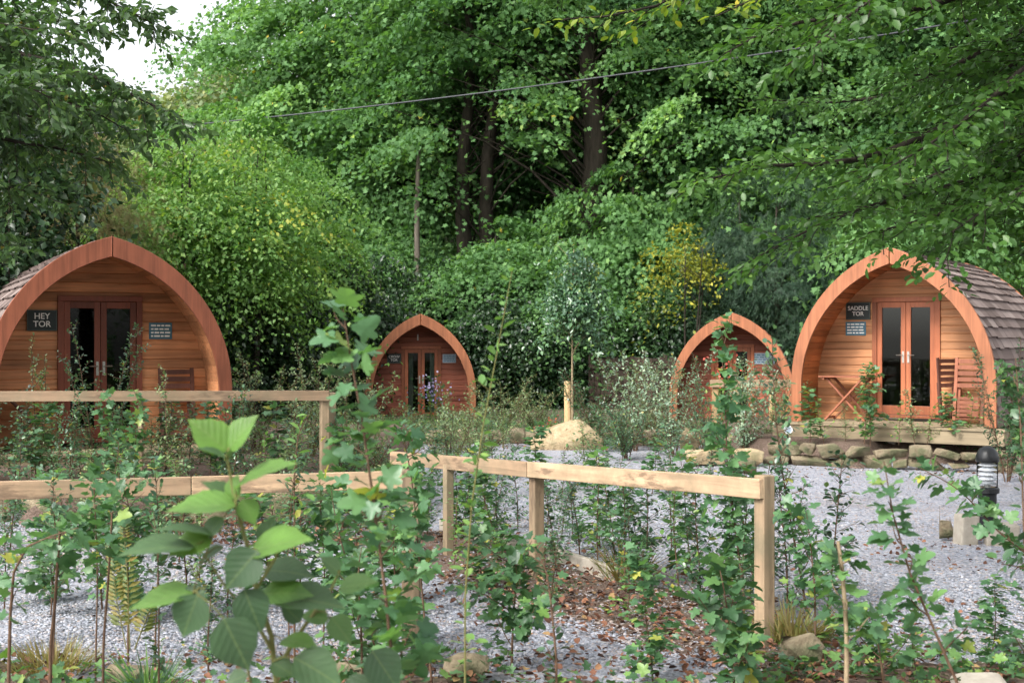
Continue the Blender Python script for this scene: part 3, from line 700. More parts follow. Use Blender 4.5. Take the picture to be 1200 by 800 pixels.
def folded_chair(label, pod, x, y, mat, rz=0, lean=.14):
    t = thing('folding_chair', label, 'folding chair', local(pod, x, y, .008), pod.rotation_euler.z + rz, 'slatted wooden folding chairs')
    H = 1.0
    def at(u, z, off=0): return (u, lean*z/H + off, z)
    for s in (-1, 1):
        m = MB(); m.bar(at(s*.21, .005), at(s*.21, H), .028, .05, up=(1, 0, 0)); m.build('back_post', mat, t, bevel=.003)
        m = MB(); m.bar(at(s*.17, .03, .055), at(s*.17, .62, .055), .026, .045, up=(1, 0, 0)); m.build('leg', mat, t, bevel=.003)
    m = MB()
    for k in range(5): z = .58 + .092*k; m.bar(at(-.2, z), at(.2, z), .016, .062, up=(0, .1, 1))
    m.build('backrest', mat, t)
    m = MB()
    for k in range(5): z = .14 + .062*k; m.bar(at(-.16, z, -.03), at(.16, z, -.03), .016, .05, up=(0, .1, 1))
    m.build('seat', mat, t)
    m = MB(); m.bar(at(-.2, .08), at(.2, .08), .02, .03); m.build('stretcher', mat, t); m = MB(); m.bar(at(-.16, .1, .055), at(.16, .1, .055), .02, .03); m.build('stretcher', mat, t)
    return t
table('folding slatted table with crossed legs in the orange pod porch', rpod, -.78, .42, M['furn'])
folded_chair('reddish slatted folding chair leaning right of the orange pod doors', rpod, 1.02, .5, M['furn'], R(-6))
folded_chair('folded slatted chair turned edge on beside the reddish chair', rpod, .76, .58, M['furnD'], R(64), .08)
folded_chair('dark slatted folding chair leaning right of the tan pod doors', lpod, .95, .58, M['furnD'], R(2))
table('dark folding table with crossed legs at the tan pod porch left', lpod, -.88, .38, M['furnD'])

# ------------------------------------------------------------------ fences, stakes, edging
def post(parent, x, y, z0, z1, w, mat, rz=0, name='post', bev=.006):
    m = MB(); Mx = Matrix.Translation((x, y, 0)) @ Matrix.Rotation(rz, 4, 'Z')
    m.box(-w/2, w/2, -w/2, w/2, z0, z1, Mx); return m.build(name, mat, parent, bevel=bev)
def rail(parent, a, b, th, h, mat):
    a, b = Vector(a), Vector(b); d = b-a; m = MB(); L = d.length
    n = max(2, int(L/.5)); ws = [random.gauss(0, .0025) for _ in range(n+1)]; vs = []
    for i in range(n+1):
        x = L*i/n
        vs += [(x, -th/2, -h/2+ws[i]), (x, th/2, -h/2+ws[i]), (x, th/2, h/2+ws[i]*.6), (x, -th/2, h/2+ws[i]*.6)]
    fs = [(i*4+k, i*4+(k+1) % 4, i*4+4+(k+1) % 4, i*4+4+k) for i in range(n) for k in range(4)]+[(0, 3, 2, 1), (n*4, n*4+1, n*4+2, n*4+3)]
    m.add(vs, [q[::-1] for q in fs])
    o = m.build('rail', mat, parent, bevel=.004); o.location = a
    x = d.normalized(); y = Vector((0, 0, 1)).cross(x).normalized(); o.rotation_euler = Matrix((x, y, x.cross(y))).transposed().to_euler()
    return o
# front rail running back from the corner post
t = thing('post_and_rail_fence', 'pale sawn fence rail running back from the thick corner post', 'fence')
ang = math.atan2(RD.y, RD.x)
q = RA + Vector((0.0, -.02, 0)); post(t, q.x-.0, q.y, -.05, 1.02, .086, M['fenceZ'], ang)
mid = RA.lerp(RB, .497); 
off = RN*.068
def rz_(f): return .945-.19*f
for f0, f1 in ((-.012, .53), (.532, 1.03)):
    p0, p1 = RA.lerp(RB, f0)+off, RA.lerp(RB, f1)+off; rail(t, (p0.x, p0.y, rz_(f0)), (p1.x, p1.y, rz_(f1)), 0.034, .115, M['fence'])
for f in (.53, .8, 1.0):
    q = RA.lerp(RB, f); post(t, q.x-(.06 if f == .8 else 0), q.y, -.05, rz_(f)-.02, .085 if f != .8 else .07, M['fenceZ'], ang)
# lower left rail with its own end post
t = thing('post_and_rail_fence', 'low pale rail on the left ending at the ivy covered post', 'fence')
a, b = P(490, 561, 7.66), P(-40, 576, 7.2)
post(t, a.x-.035, a.y-.075, -.08, 1.04, .105, M['fenceZ'], 0)
rail(t, a, P(225, 568.5, 7.45), .036, .105, M['fence']); rail(t, P(224, 568.5, 7.45), b, .036, .105, M['fence'])
for px, d in ((-30, 7.26),):
    post(t, GX(px, d), d+.04, -.05, .88, .085, M['fenceZ'])
# upper left rail above the stone wall
t = thing('post_and_rail_fence', 'pale rail in front of the tan pod above the stone wall', 'fence')
a, b = P(386, 463.5, 13.0), P(-60, 464.5, 12.9)
rail(t, a, b, .036, .105, M['fence'])
for px, d in ((380, 13.07), (165, 13.04), (-40, 13.0)): post(t, GX(px, d), d, .2, 1.26, .08 if px != 165 else .045, M['fenceZ'], .5 if px == 380 else 0)
q = P(386, 0, 13.2); post(t, q.x, q.y+.1, .2, 1.27, .085, M['fenceZ'], .5)
# short fence in front of the half hidden pod
t = thing('post_and_rail_fence', 'short pale fence among the shrubs before the half hidden pod', 'fence')
for px in (838, 862, 905): post(t, GX(px, 23.6), 23.6, -.02, .98, .1, M['stake'])
rail(t, P(832, 449, 23.52), P(930, 449, 23.52), .04, .14, M['fence'])
# old boundary fence
t = thing('boundary_fence', 'old grey board fence at the edge of the trees', 'fence')
m = MB(); x = GX(690, 33)
while x < GX(960, 33): m.box(x, x+.14, 33-.012*random.random(), 33.02, -.02, 1.36+.05*random.random()); x += .15
m.build('boards', M['oldfence'], t)
for px in (692, 780, 868, 955): post(t, GX(px, 33), 33.08, -.03, 1.45, .1, M['oldfence'])
m = MB(); m.box(GX(690, 33), GX(958, 33), 32.95, 32.985, 1.1, 1.2); m.box(GX(690, 33), GX(958, 33), 32.95, 32.985, .3, .4); m.build('rail', M['oldfence'], t)
# loose stakes
def stake(label, a, b, r, group=None):
    m = MB(); a, b = Vector(a), Vector(b); m.tube([a, a.lerp(b, .5)+Vector((.004, 0, 0)), b - (b-a).normalized()*.02, b], [r, r, r, r*.7], 10)
    return tag(m.build('wooden_stake', M['stake'], None, smooth=False), label, 'stake', group)
q = P(665, 0, 23.4); stake('thick round tree stake behind the pale boulder', (q.x, q.y, -.03), P(665, 446, 23.4), .065)
# ground edging
t = thing('timber_edging', 'pale grey edging boards lying along the planted bed', 'edging')
for a, b in (((517, 622), (572, 636)), ((578, 637), (640, 656)), ((645, 657), (722, 684))):
    def gp(p): d = EYE*F/(p[1]-400); return Vector((GX(p[0], d), d, .055))
    m = MB(); m.bar(gp(a), gp(b), .05, .14); m.build('board', M['concrete'], t, bevel=.008)

# ------------------------------------------------------------------ stones
def stone_mesh(seed, sx, sy, sz, npts=16, noise=.03, sub=1):
    r = random.Random(seed); bm = bmesh.new()
    for k in range(npts):
        v = Vector((r.gauss(0, 1), r.gauss(0, 1), r.gauss(0, 1))).normalized()
        pw = .55; v = Vector([math.copysign(abs(c)**pw, c) for c in v])
        bm.verts.new((v.x*sx/2*r.uniform(.8, 1.05), v.y*sy/2*r.uniform(.8, 1.05), v.z*sz/2*r.uniform(.85, 1.05)))
    bmesh.ops.convex_hull(bm, input=bm.verts)
    loose = [v for v in bm.verts if not v.link_faces]; bmesh.ops.delete(bm, geom=loose, context='VERTS')
    bmesh.ops.bevel(bm, geom=list(bm.edges), offset=min(sx, sy, sz)*.045, segments=2, affect='EDGES', profile=.6)
    for v in bm.verts: v.co += Vector((r.uniform(-1, 1), r.uniform(-1, 1), r.uniform(-1, 1)))*noise*min(sx, sy, sz)*.5
    me = bpy.data.meshes.new('stone'); bm.to_mesh(me); bm.free()
    me.polygons.foreach_set('use_smooth', np.ones(len(me.polygons), dtype=bool)); me.update()
    return me
def put_stone(me, loc, rot=(0, 0, 0), mat=None, parent=None, name='stone'):
    o = link(name, me.copy() if False else me, mat, parent); o.location = loc; o.rotation_euler = rot; return o
def stone_wall(label, a, b, h, courses, size, seed, mat, th=.35):
    r = random.Random(seed); a, b = Vector(a), Vector(b); L = (b-a).length; d = (b-a).normalized(); ang = math.atan2(d.y, d.x)
    t = thing('dry_stone_wall', label, 'stone wall', a, ang)
    z = 0
    for c in range(courses):
        x = -r.random()*size*.5; ch = h/courses
        while x < L:
            wd = size*r.uniform(.5, 1.5); hh = ch*r.uniform(.75, 1.4)
            me = stone_mesh(r.random(), wd*1.16, th*r.uniform(.8, 1.1), hh*1.2, 11)
            o = put_stone(me, (x+wd/2, r.uniform(-.04, .04), z+ch/2+r.uniform(-.02, .02)), (r.uniform(-.08, .08), r.uniform(-.13, .13), r.uniform(-.2, .2)), mat, t)
            x += wd*.98
        z += ch
    return t
stone_wall('two course dry stone wall below the orange pod deck', (GX(898, 18.75), 18.75, 0), (GX(1240, 17.4), 17.4, 0), .31, 2, .37, 3, M['stone'])
stone_wall('low rubble wall below the tan pod behind the left rail', (GX(-40, 12.7), 12.7, 0), (GX(420, 12.8), 12.8, 0), .33, 1, .5, 5, M['stone'])
stone_wall('line of low stones along the bed before the middle pod', (GX(415, 22.6), 22.6, 0), (GX(640, 22.6), 22.6, 0), .24, 1, .5, 8, M['stone'])
stone_wall('line of low stones before the half hidden pod', (GX(705, 22.4), 22.4, 0), (GX(905, 21.4), 21.4, 0), .26, 1, .55, 9, M['stone'])
def boulder(label, px, d, sx, sy, sz, seed, z=None, mat='paleStone', rot=(0, 0, 0), n=16, name='boulder', cat='boulder'):
    me = stone_mesh(seed, sx, sy, sz, n)
    o = put_stone(me, (GX(px, d), d, (sz*.42 if z is None else z)), rot, M[mat], None, name); return tag(o, label, cat)
bm = bmesh.new(); rb_ = random.Random(5)
for x, y, z in ((-.56, -.2, -.05), (-.54, .2, -.05), (.55, -.18, -.05), (.54, .22, -.05), (-.57, -.16, .22), (-.5, .2, .26), (.56, -.1, .24), (.5, .22, .27), (-.4, -.17, .36), (-.33, .14, .41), (.2, -.12, .58), (.24, .1, .6), (.1, .0, .6), (.38, -.12, .44), (-.05, -.3, .2), (.25, -.31, .18), (.0, -.28, -.05), (.1, .3, .3)):
    bm.verts.new((x*1.02+rb_.uniform(-.02, .02), y, z))
bmesh.ops.convex_hull(bm, input=bm.verts); bmesh.ops.bevel(bm, geom=list(bm.edges), offset=.03, segments=2, affect='EDGES', profile=.6)
me = bpy.data.meshes.new('boulder'); bm.to_mesh(me); bm.free(); me.polygons.foreach_set('use_smooth', np.ones(len(me.polygons), dtype=bool)); me.update()
o = link('boulder', me, M['paleStone']); o.scale = (1.08, 1, .84); o.location = (GX(664, 21.4), 21.4, 0); tag(o, 'large pale pointed boulder in front of the round stake', 'boulder')
boulder('squat pale stone right of the large pointed boulder', 806, 21.0, .4, .36, .46, 5)
boulder('long honey coloured stone on the gravel behind the rail', 826, 18.6, .68, .5, .34, 7)
boulder('flat pale stone at the left end of the orange pod wall', 878, 18.4, .52, .42, .24, 9, .15)
boulder('brown stone half sunk beside the flat pale stone', 866, 17.4, .5, .42, .26, 12, .08, mat='stone')
m = MB(); m.box(-0.085, 0.085, -0.075, 0.075, -.02, 0.27, Matrix.Rotation(.07, 4, 'Y')); o = m.build('concrete_block', M['concrete'], None, bevel=.014); o.location = (GX(1131, 11.35), 11.35, 0); o.rotation_euler.z = 0.25; tag(o, 'concrete block left of the black bollard light', 'block')
m = MB(); m.box(-0.135, 0.135, -0.085, 0.085, -.02, 0.2, Matrix.Rotation(.07, 4, 'Y')); o = m.build('concrete_block', M['concrete'], None, bevel=.014); o.location = (GX(1173, 11.3), 11.3, 0); o.rotation_euler.z = -0.2; tag(o, 'long concrete block right of the black bollard light', 'block')
boulder('grey rounded stone at the far left of the bollard light', 1110, 11.5, .17, .16, .22, 33, .09, 'stone')
boulder('cream stone at the front verge below the hazel sapling', 398, 6.6, .34, .22, .17, 41, .08, mat='stone')
boulder('small cream stone in the front verge left of the hazel', 150, 6.55, .3, .2, .15, 42, .08, mat='stone')
boulder('tan stone in the verge beside the ivy covered post', 548, 6.75, .26, .2, .16, 43, .08, mat='stone')
boulder('mossy stump like stone right of the corner post', 940, 7.0, .26, .22, .24, 44, .1, 'stone')
boulder('low grey stone at the bottom right corner', 1150, 6.4, .36, .26, .18, 45, .06, 'concrete')

# ------------------------------------------------------------------ lights
d = 11.75; t = thing('bollard_light', 'black bollard light with silver louvres beside the gravel drive', 'bollard light', (GX(1157, d), d, 0))
zt = EYE-(522-400)/F*d; k = zt/.85
m = MB(); m.lathe([(.105, .0), (.105, .012), (.082, .02), (.082, .40*k), (.088, .41*k)], 28); m.build('post', M['black'], t, smooth=False)
m = MB(); m.lathe([(.088, .411*k), (.106, .418*k), (.106, .46*k), (.094, .47*k)], 28); m.build('collar', M['black'], t)
m = MB(); m.lathe([(.093, .471*k), (.093, .70*k)], 28); m.build('lens', M['lens'], t, smooth=True)
for j in range(5):
    z = (.50+.043*j)*k; m = MB(); m.lathe([(.045, z+.02), (.084, z-.004), (.084, z), (.045, z+.026)], 24); m.build('louvre', M['silver'], t, smooth=False)
m = MB(); m.lathe([(.03, .471*k), (.03, .7*k)], 14); m.build('lamp_core', M['white'], t)
m = MB(); m.lathe([(.1, .701*k), (.104, .71*k), (.102, .75*k), (.09, .79*k), (.066, .825*k), (.03, .845*k), (.005, .85*k)], 28); m.build('cap', M['black'], t, smooth=True)
q = P(923, 503, 18.9); t = thing('spot_light', 'small round silver spot light at the end of the deck step', 'spot light', (q.x, q.y, .3))
m = MB(); m.tube([(0, 0, -.05), (0, 0, q.z-.36)], .012); m.build('spike', M['black'], t)
m = MB(); m.tube([(0, -.05, q.z-.3), (0, .06, q.z-.3)], [.064, .05], 18); m.build('housing', M['silver'], t)
m = MB(); m.tube([(0, -.053, q.z-.3), (0, -.0505, q.z-.3)], [.046, .046], 18); m.build('lens', M['paleblue'], t)
# overhead cable
m = MB(); a, b = P(-250, 178, 33), P(1150, 22, 26); pts = []
for i in range(41):
    f = i/40; q = a.lerp(b, f); q.z -= .45*4*f*(1-f); pts.append(q)
m.tube(pts, .017, 6); tag(m.build('overhead_cable', M['cable'], None, smooth=True), 'thin overhead cable crossing in front of the tall trees', 'cable')

# ------------------------------------------------------------------ trees
def unitv(v):
    v = np.asarray(v, float); return v / max(1e-9, np.linalg.norm(v))
def tree(name, label, cat, loc, H, Rr, zb, nclump, lpc, leaf, tmpl, mat, bark='bark', trunk_r=.25, cl=1.1, flat=.35, seed=1, group=None, shell=.45,
         stems=1, top=.5, droop=.3, normal_up=1.0, rz=0, lean=(0, 0), trunk_top=.85, limbs=True, spread=.25, window=None, cy=0, gaps=()):
    r = np.random.default_rng(seed); t = thing(name, label, cat, loc, rz, group)
    tr = MB(); trunks = []
    for s in range(stems):
        a = r.random()*6.28 if stems != 2 else math.pi*s+.12; o = np.array([math.cos(a), math.sin(a), 0])*spread*(stems > 1)
        pts = []; ph = r.random(4)*6
        for i in range(9):
            z = H*trunk_top*i/8
            pts.append(Vector((o[0]*(1+(2.2 if stems != 2 else .5)*i/8)+lean[0]*i/8+.05*Rr*math.sin(z*.7+ph[0])*i/8, o[1]*(1+(2.2 if stems != 2 else .5)*i/8)+lean[1]*i/8+.05*Rr*math.sin(z*.6+ph[1])*i/8, z-.1*(i == 0))))
        tr.tube(pts, [trunk_r*(1.25 if i == 0 else 1)*(1-.82*i/8) for i in range(9)], 8); trunks.append(pts)
    # clump centres in an uneven crown
    cs = []; zc = (zb+H)/2; hh = (H-zb)/2
    lobes = [(unitv(r.normal(size=3)), r.uniform(.12, .3)) for _ in range(9)]
    while len(cs) < nclump:
        u = unitv(r.normal(size=3)); q = 1 - shell*r.random()**1.3
        bump = 1 + sum(a*max(0, float(u@d))**6 for d, a in lobes) - .16
        prof = 1.0 if u[2] < 0 else 1 - (1-top)*u[2]**2*.6
        c_ = np.array([u[0]*Rr*prof*bump*q+lean[0]*.6, u[1]*Rr*prof*bump*q+lean[1]*.6+cy, zc+u[2]*hh*min(bump, 1.12)*q])
        if window and c_[1] < 1.6 and abs(c_[0]-window[0]) < window[1]+.25*abs(c_[1])*0 and window[2] < c_[2] < window[3]: continue
        cs.append(c_)
    Pp = []; D = []; Nn = []; S = []; RN_ = []
    for c in cs:
        if limbs:
            tp = trunks[r.integers(stems)]; rad = math.hypot(c[0], c[1]); zt = min(max(c[2]-.55*rad-.2, H*.12), H*trunk_top*.97)
            f = zt/(H*trunk_top)*8; i = min(7, int(f)); b = tp[i].lerp(tp[i+1], f-i); cv = Vector(c); m = b.lerp(cv, .5)+Vector((r.normal()*.1*rad, r.normal()*.1*rad, .12*rad))
            rr0 = max(.008, trunk_r*(.06+.08*r.random())*(1-.6*zt/H)); tr.tube([b, b.lerp(m, .55)+Vector((0, 0, .05*rad)), m, cv], [rr0, rr0*.75, rr0*.5, rr0*.2], 4, cap=False)
        n = int(lpc*r.uniform(.5, 1.5)); rc = cl*r.uniform(.5, 1.55)
        out = unitv([c[0], c[1], .15*Rr]); 
        tilt = unitv(np.array([0, 0, 1.])+.55*np.array([out[0], out[1], 0])+r.normal(size=3)*.18)
        e1 = unitv(np.cross(tilt, [.3, .9, .1])); e2 = np.cross(tilt, e1)
        g = r.normal(size=(n, 3)); rad2 = np.hypot(g[:, 0], g[:, 1])
        lp = c+rc*.55*(g[:, :1]*e1+g[:, 1:2]*e2+flat*g[:, 2:3]*tilt)
        lp[:, 2] -= droop*rc*.28*rad2**2
        rv = unitv(g[:, :1]*e1+g[:, 1:2]*e2+.0001)
        dd = rv*.8+np.array([0, 0, -droop])+r.normal(size=(n, 3))*.45+.25*out
        nn = tilt*normal_up+.35*rv+r.normal(size=(n, 3))*.42
        Pp.append(lp); D.append(dd); Nn.append(nn); S.append(leaf*r.uniform(.6, 1.25, n)); RN_.append(np.clip(r.normal(.42+.2*r.normal(), .13, n), 0, .97)+(r.random(n) < .006)*.5)
    Pp = np.concatenate(Pp); ok = Pp[:, 2] > .03
    for gx, gw, z0_, z1_ in gaps:     # open places in the crown where a trunk shows
        wv = gw*(1+.35*np.sin(Pp[:, 2]*2.3+gx)); ok &= ~((np.abs(Pp[:, 0]-gx) < wv) & (Pp[:, 1] < 1.2) & (Pp[:, 2] > z0_) & (Pp[:, 2] < z1_) & (r.random(len(Pp)) < .93))
    me = leaf_mesh('foliage', Pp[ok], np.concatenate(D)[ok], np.concatenate(Nn)[ok], np.concatenate(S)[ok], tmpl, np.clip(np.concatenate(RN_)[ok], 0, 1))
    note(t, link('foliage', me, M[mat], t)); tr.build('trunk', M[bark], t, smooth=True)
    return t

def G(px, d, z=None):
    x = GX(px, d); return (x, d, float(hill(np.array([x]), np.array([d]))[0]) if z is None else z)

# tall sycamores behind the pods
syc = tree('sycamore_tree', 'tall twin stemmed tree with two dark trunks behind the middle pod', 'tree', G(560, 39), 17.5, 6.0, 3.2, 135, 380, .15, 'lobe', 'syc', cy=1.2, trunk_r=.34, cl=1.45, flat=.11, shell=.6, window=(0, 1.2, 5.4, 9.6), gaps=((-.36, .34, 5.2, 9.9), (.36, .34, 4.6, 9.6), (3.35, .55, 5.0, 10.4)), seed=3, stems=2, spread=.3, group='tall trees behind the pods')
syc2 = tree('sycamore_tree', 'tall tree with one thick dark trunk right of the twin stemmed tree', 'tree', G(693, 38), 18, 5.6, 4.0, 130, 380, .145, 'lobe', 'syc2', cy=1.2, trunk_r=.6, cl=1.45, flat=.11, shell=.6, window=(0, 1.2, 5.6, 10.4), gaps=((0, .5, 4.9, 10.6), (-3.1, .4, 4.7, 9.7), (-3.75, .4, 5.2, 9.9)), seed=4, group='tall trees behind the pods')
for px, d, s, rz, src, lab in (
    (474, 43, .98, 1.0, syc, 'light green tall tree whose crown edges the white sky'),
    (500, 46, 1.1, 2.4, syc, 'tall tree filling the gap left of the twin stemmed trunks'),
    (630, 47, 1.1, 4.0, syc2, 'tall deep green tree seen between the two dark trunks'),
    (780, 42, 1.05, 5.0, syc, 'tall mid green tree above the half hidden pod'),
    (870, 44, 1.1, .6, syc2, 'tall shaded tree behind the blue green conifers'),
    (990, 40, 1.0, 2.0, syc, 'tall tree showing above the orange pod roof'),
    (1110, 38, 1.0, 3.3, syc2, 'tall dark tree behind the shingled side of the orange pod'),
    (1230, 36, 1.0, 4.4, syc, 'tall tree behind the overhanging branches at the right edge')):
    copy_tree(src, lab, None, G(px, d), rz, (s, s, s))
for k, px in enumerate((560, 610, 660, 700, 750, 820, 900, 980, 1070, 1160)):
    d = 56+4*(k % 3); copy_tree(syc2 if k % 2 else syc, 'tall woodland tree deep in the back row behind other crowns', 'back row of tall woodland trees', G(px, d), k*1.3, (1.15, 1.15, 1.1))
# understorey
und = tree('understorey_tree', 'leafy low tree right behind the middle pod', 'tree', G(585, 36), 5.6, 2.7, .4, 62, 240, .13, 'lobe', 'syc', trunk_r=.09, cl=1.05, flat=.13, shell=.6, seed=6, group='low trees at the wood edge')
for px, d, s, rz, lab in ((660, 35.5, .95, 1, 'low tree with layered leaves behind the staked sapling'), (735, 37, 1.05, 2, 'low tree left of the yellow bush'),
    (500, 40, 1.1, 3, 'low tree above the dark hedge behind the middle pod'), (440, 41, 1.0, 4.2, 'low tree behind the dark laurels'), (845, 39, 1.1, 5.3, 'low tree behind the yellow bush'),
    (620, 41, 1.15, .4, 'low tree deep between the dark trunks'), (700, 42, 1.2, 2.9, 'low tree at the foot of the thick dark trunk'), (960, 36, 1.1, 1.7, 'low tree behind the left arch of the orange pod'), (1080, 33, 1.1, .2, 'low tree rising over the orange pod roof')):
    copy_tree(und, lab, None, G(px, d), rz, (s, s, s*({660: .85, 735: 1.25, 500: .95, 440: 1.35, 845: 1.4, 620: .9, 700: .8, 960: 1.3, 1080: 1.2}[px])))
lau = tree('laurel_bush', 'dark laurel bush right of the tan pod roof', 'bush', G(300, 29), 4.2, 1.7, .1, 110, 170, .13, 'kite', 'dens', trunk_r=.06, cl=.7, flat=.5, seed=7, stems=3, group='dark laurels behind the pods', droop=.5)
for px, d, s, sz, rz, lab in ((355, 30, 1.0, .98, 1, 'dark laurel bush behind the left rail corner'), (388, 31.5, 1.0, 1.0, 2, 'dark laurel bush left of the middle pod'), (440, 35.6, 1.0, .98, 3, 'dark laurel bush touching the middle pod left arch'),
    (515, 36, 1.1, .98, 4, 'dark laurel bush directly behind the middle pod'), (592, 34, .95, .8, 5, 'dark laurel bush right of the middle pod'), (640, 34.5, 1.0, .7, 6, 'dark laurel bush behind the pale boulder'), (700, 35, 1.0, .75, .5, 'dark laurel bush behind the staked sapling'), (750, 35.5, 1.0, .8, 1.6, 'dark laurel bush behind the old board fence'),
    (245, 27, 1.0, .85, 2.7, 'dark laurel bush close behind the tan pod'), (800, 35, 1.0, .8, 3.6, 'dark laurel bush under the yellow bush'), (275, 33, 1.25, 1.25, 4.6, 'tall dark laurel in the back left of the pods')):
    copy_tree(lau, lab, None, G(px, d, 0), rz, (s, s, sz))
# lime green trees left
lim = tree('maple_tree', 'bright yellow green tree right of the tan pod roof', 'tree', G(295, 26), 6.6, 1.75, 1.2, 78, 190, .105, 'kite', 'lime', bark='bark', trunk_r=.05, cl=.85, flat=.1, shell=.75, seed=9, stems=3, spread=.1, group='lime green trees', droop=.45)
for px, d, s, sz, rz, lab in ((215, 25, 1.05, .95, 2.2, 'bright yellow green tree directly behind the tan pod'), (345, 29.5, 1.0, .92, 4.1, 'yellow green tree furthest right of the bright ones'), (170, 31, 1.2, .92, 5.5, 'pale yellow green tree behind the drooping dark branches'), (255, 33, 1.2, 1.0, 3, 'yellow green tree behind the two bright ones')):
    copy_tree(lim, lab, None, G(px, d, 0), rz, (s, s, sz))
# far hillside, its haze painted in as paler leaves
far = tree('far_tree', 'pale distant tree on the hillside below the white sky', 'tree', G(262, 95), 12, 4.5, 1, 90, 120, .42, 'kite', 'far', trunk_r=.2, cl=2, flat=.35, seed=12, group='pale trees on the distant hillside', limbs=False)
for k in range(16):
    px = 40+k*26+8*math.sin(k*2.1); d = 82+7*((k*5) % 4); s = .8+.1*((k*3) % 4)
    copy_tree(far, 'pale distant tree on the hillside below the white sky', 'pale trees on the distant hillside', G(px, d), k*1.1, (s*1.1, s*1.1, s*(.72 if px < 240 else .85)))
# conifers right, yellow bush, brown conifer left
con = tree('conifer_tree', 'blue green conifer left of the orange pod arch', 'conifer', G(912, 33), 6.2, 1.5, .2, 80, 260, .15, 'spray', 'con', trunk_r=.12, cl=.8, flat=.1, shell=.6, seed=14, group='blue green conifers', top=.25, droop=.7)
copy_tree(con, 'blue green conifer behind the half hidden pod', None, G(868, 34.5, 0), 2, (1.05, 1.05, 1.05)); copy_tree(con, 'blue green conifer right behind the orange pod arch top', None, G(965, 34, 0), 4, (1.1, 1.1, 1.0))
copy_tree(con, 'tall blue green conifer above the others behind the orange pod', None, G(925, 38, 0), 5, (1.2, 1.2, 1.45))
tree('yellow_bush', 'bright yellow leaved bush above the half hidden pod', 'bush', G(808, 32.5, 0), 4.9, 1.2, 2.4, 20, 70, .11, 'kite', 'yel', trunk_r=.04, cl=.6, flat=.3, seed=15, stems=3, shell=.9)
tree('dead_conifer', 'brown and green dying conifer behind the tan pod roof', 'conifer', G(94, 23.2, 0), 6.0, 1.7, 1.8, 75, 260, .12, 'spray', 'brown', trunk_r=.09, cl=.6, flat=.2, shell=.7, seed=16, droop=.6)
tree('dark_bush', 'dark bush behind the left edge of the tan pod', 'bush', G(2, 20, 0), 5.4, 1.5, .3, 110, 150, .14, 'kite', 'dens', trunk_r=.06, cl=.7, flat=.5, seed=17, stems=3)
copy_tree(syc2, 'tall dark tree behind the drooping branches at top left', None, G(10, 36, 0), 1.2, (.8, .8, .62))
copy_tree(und, 'leafy tree behind the brown conifer', None, G(75, 29, 0), 1.2, (1.1, 1.1, .95))
# bare thin trunk
m = MB(); a = G(490, 37.5); pts = [Vector(a)+Vector((.04*math.sin(i), 0, 1.1*i)) for i in range(8)]; m.tube(pts, [.13-.01*i for i in range(8)], 8)
tt = thing('slim_tree', 'slim grey bare trunk above the middle pod', 'tree'); m.build('trunk', M['barkG'], tt, smooth=True)
me = leaf_mesh('foliage', np.random.default_rng(2).normal(size=(300, 3))*[.5, .5, .5]+np.array(pts[-1]), np.random.default_rng(3).normal(size=(300, 3)), np.random.default_rng(4).normal(size=(300, 3))+[0, 0, 1.5], .15, 'lobe'); link('foliage', me, M['syc'], tt)
# far wood beyond everything
r = np.random.default_rng(77); n = 60000
x = r.uniform(-28, 75, n); y = r.uniform(68, 84, n); keep = x > -14
hz = hill(x, y); z = hz+r.random(n)**.8*np.where(x < -8, 5, 17)
me = leaf_mesh('distant_wood', np.column_stack([x, y, z])[keep], r.normal(size=(n, 3))[keep], (r.normal(size=(n, 3))*.5+[0, -.3, 1])[keep], r.uniform(.35, .8, n)[keep], 'lobe', r.random(n)[keep])
struct(link('distant_wood', me, M['syc2']), 'stuff')

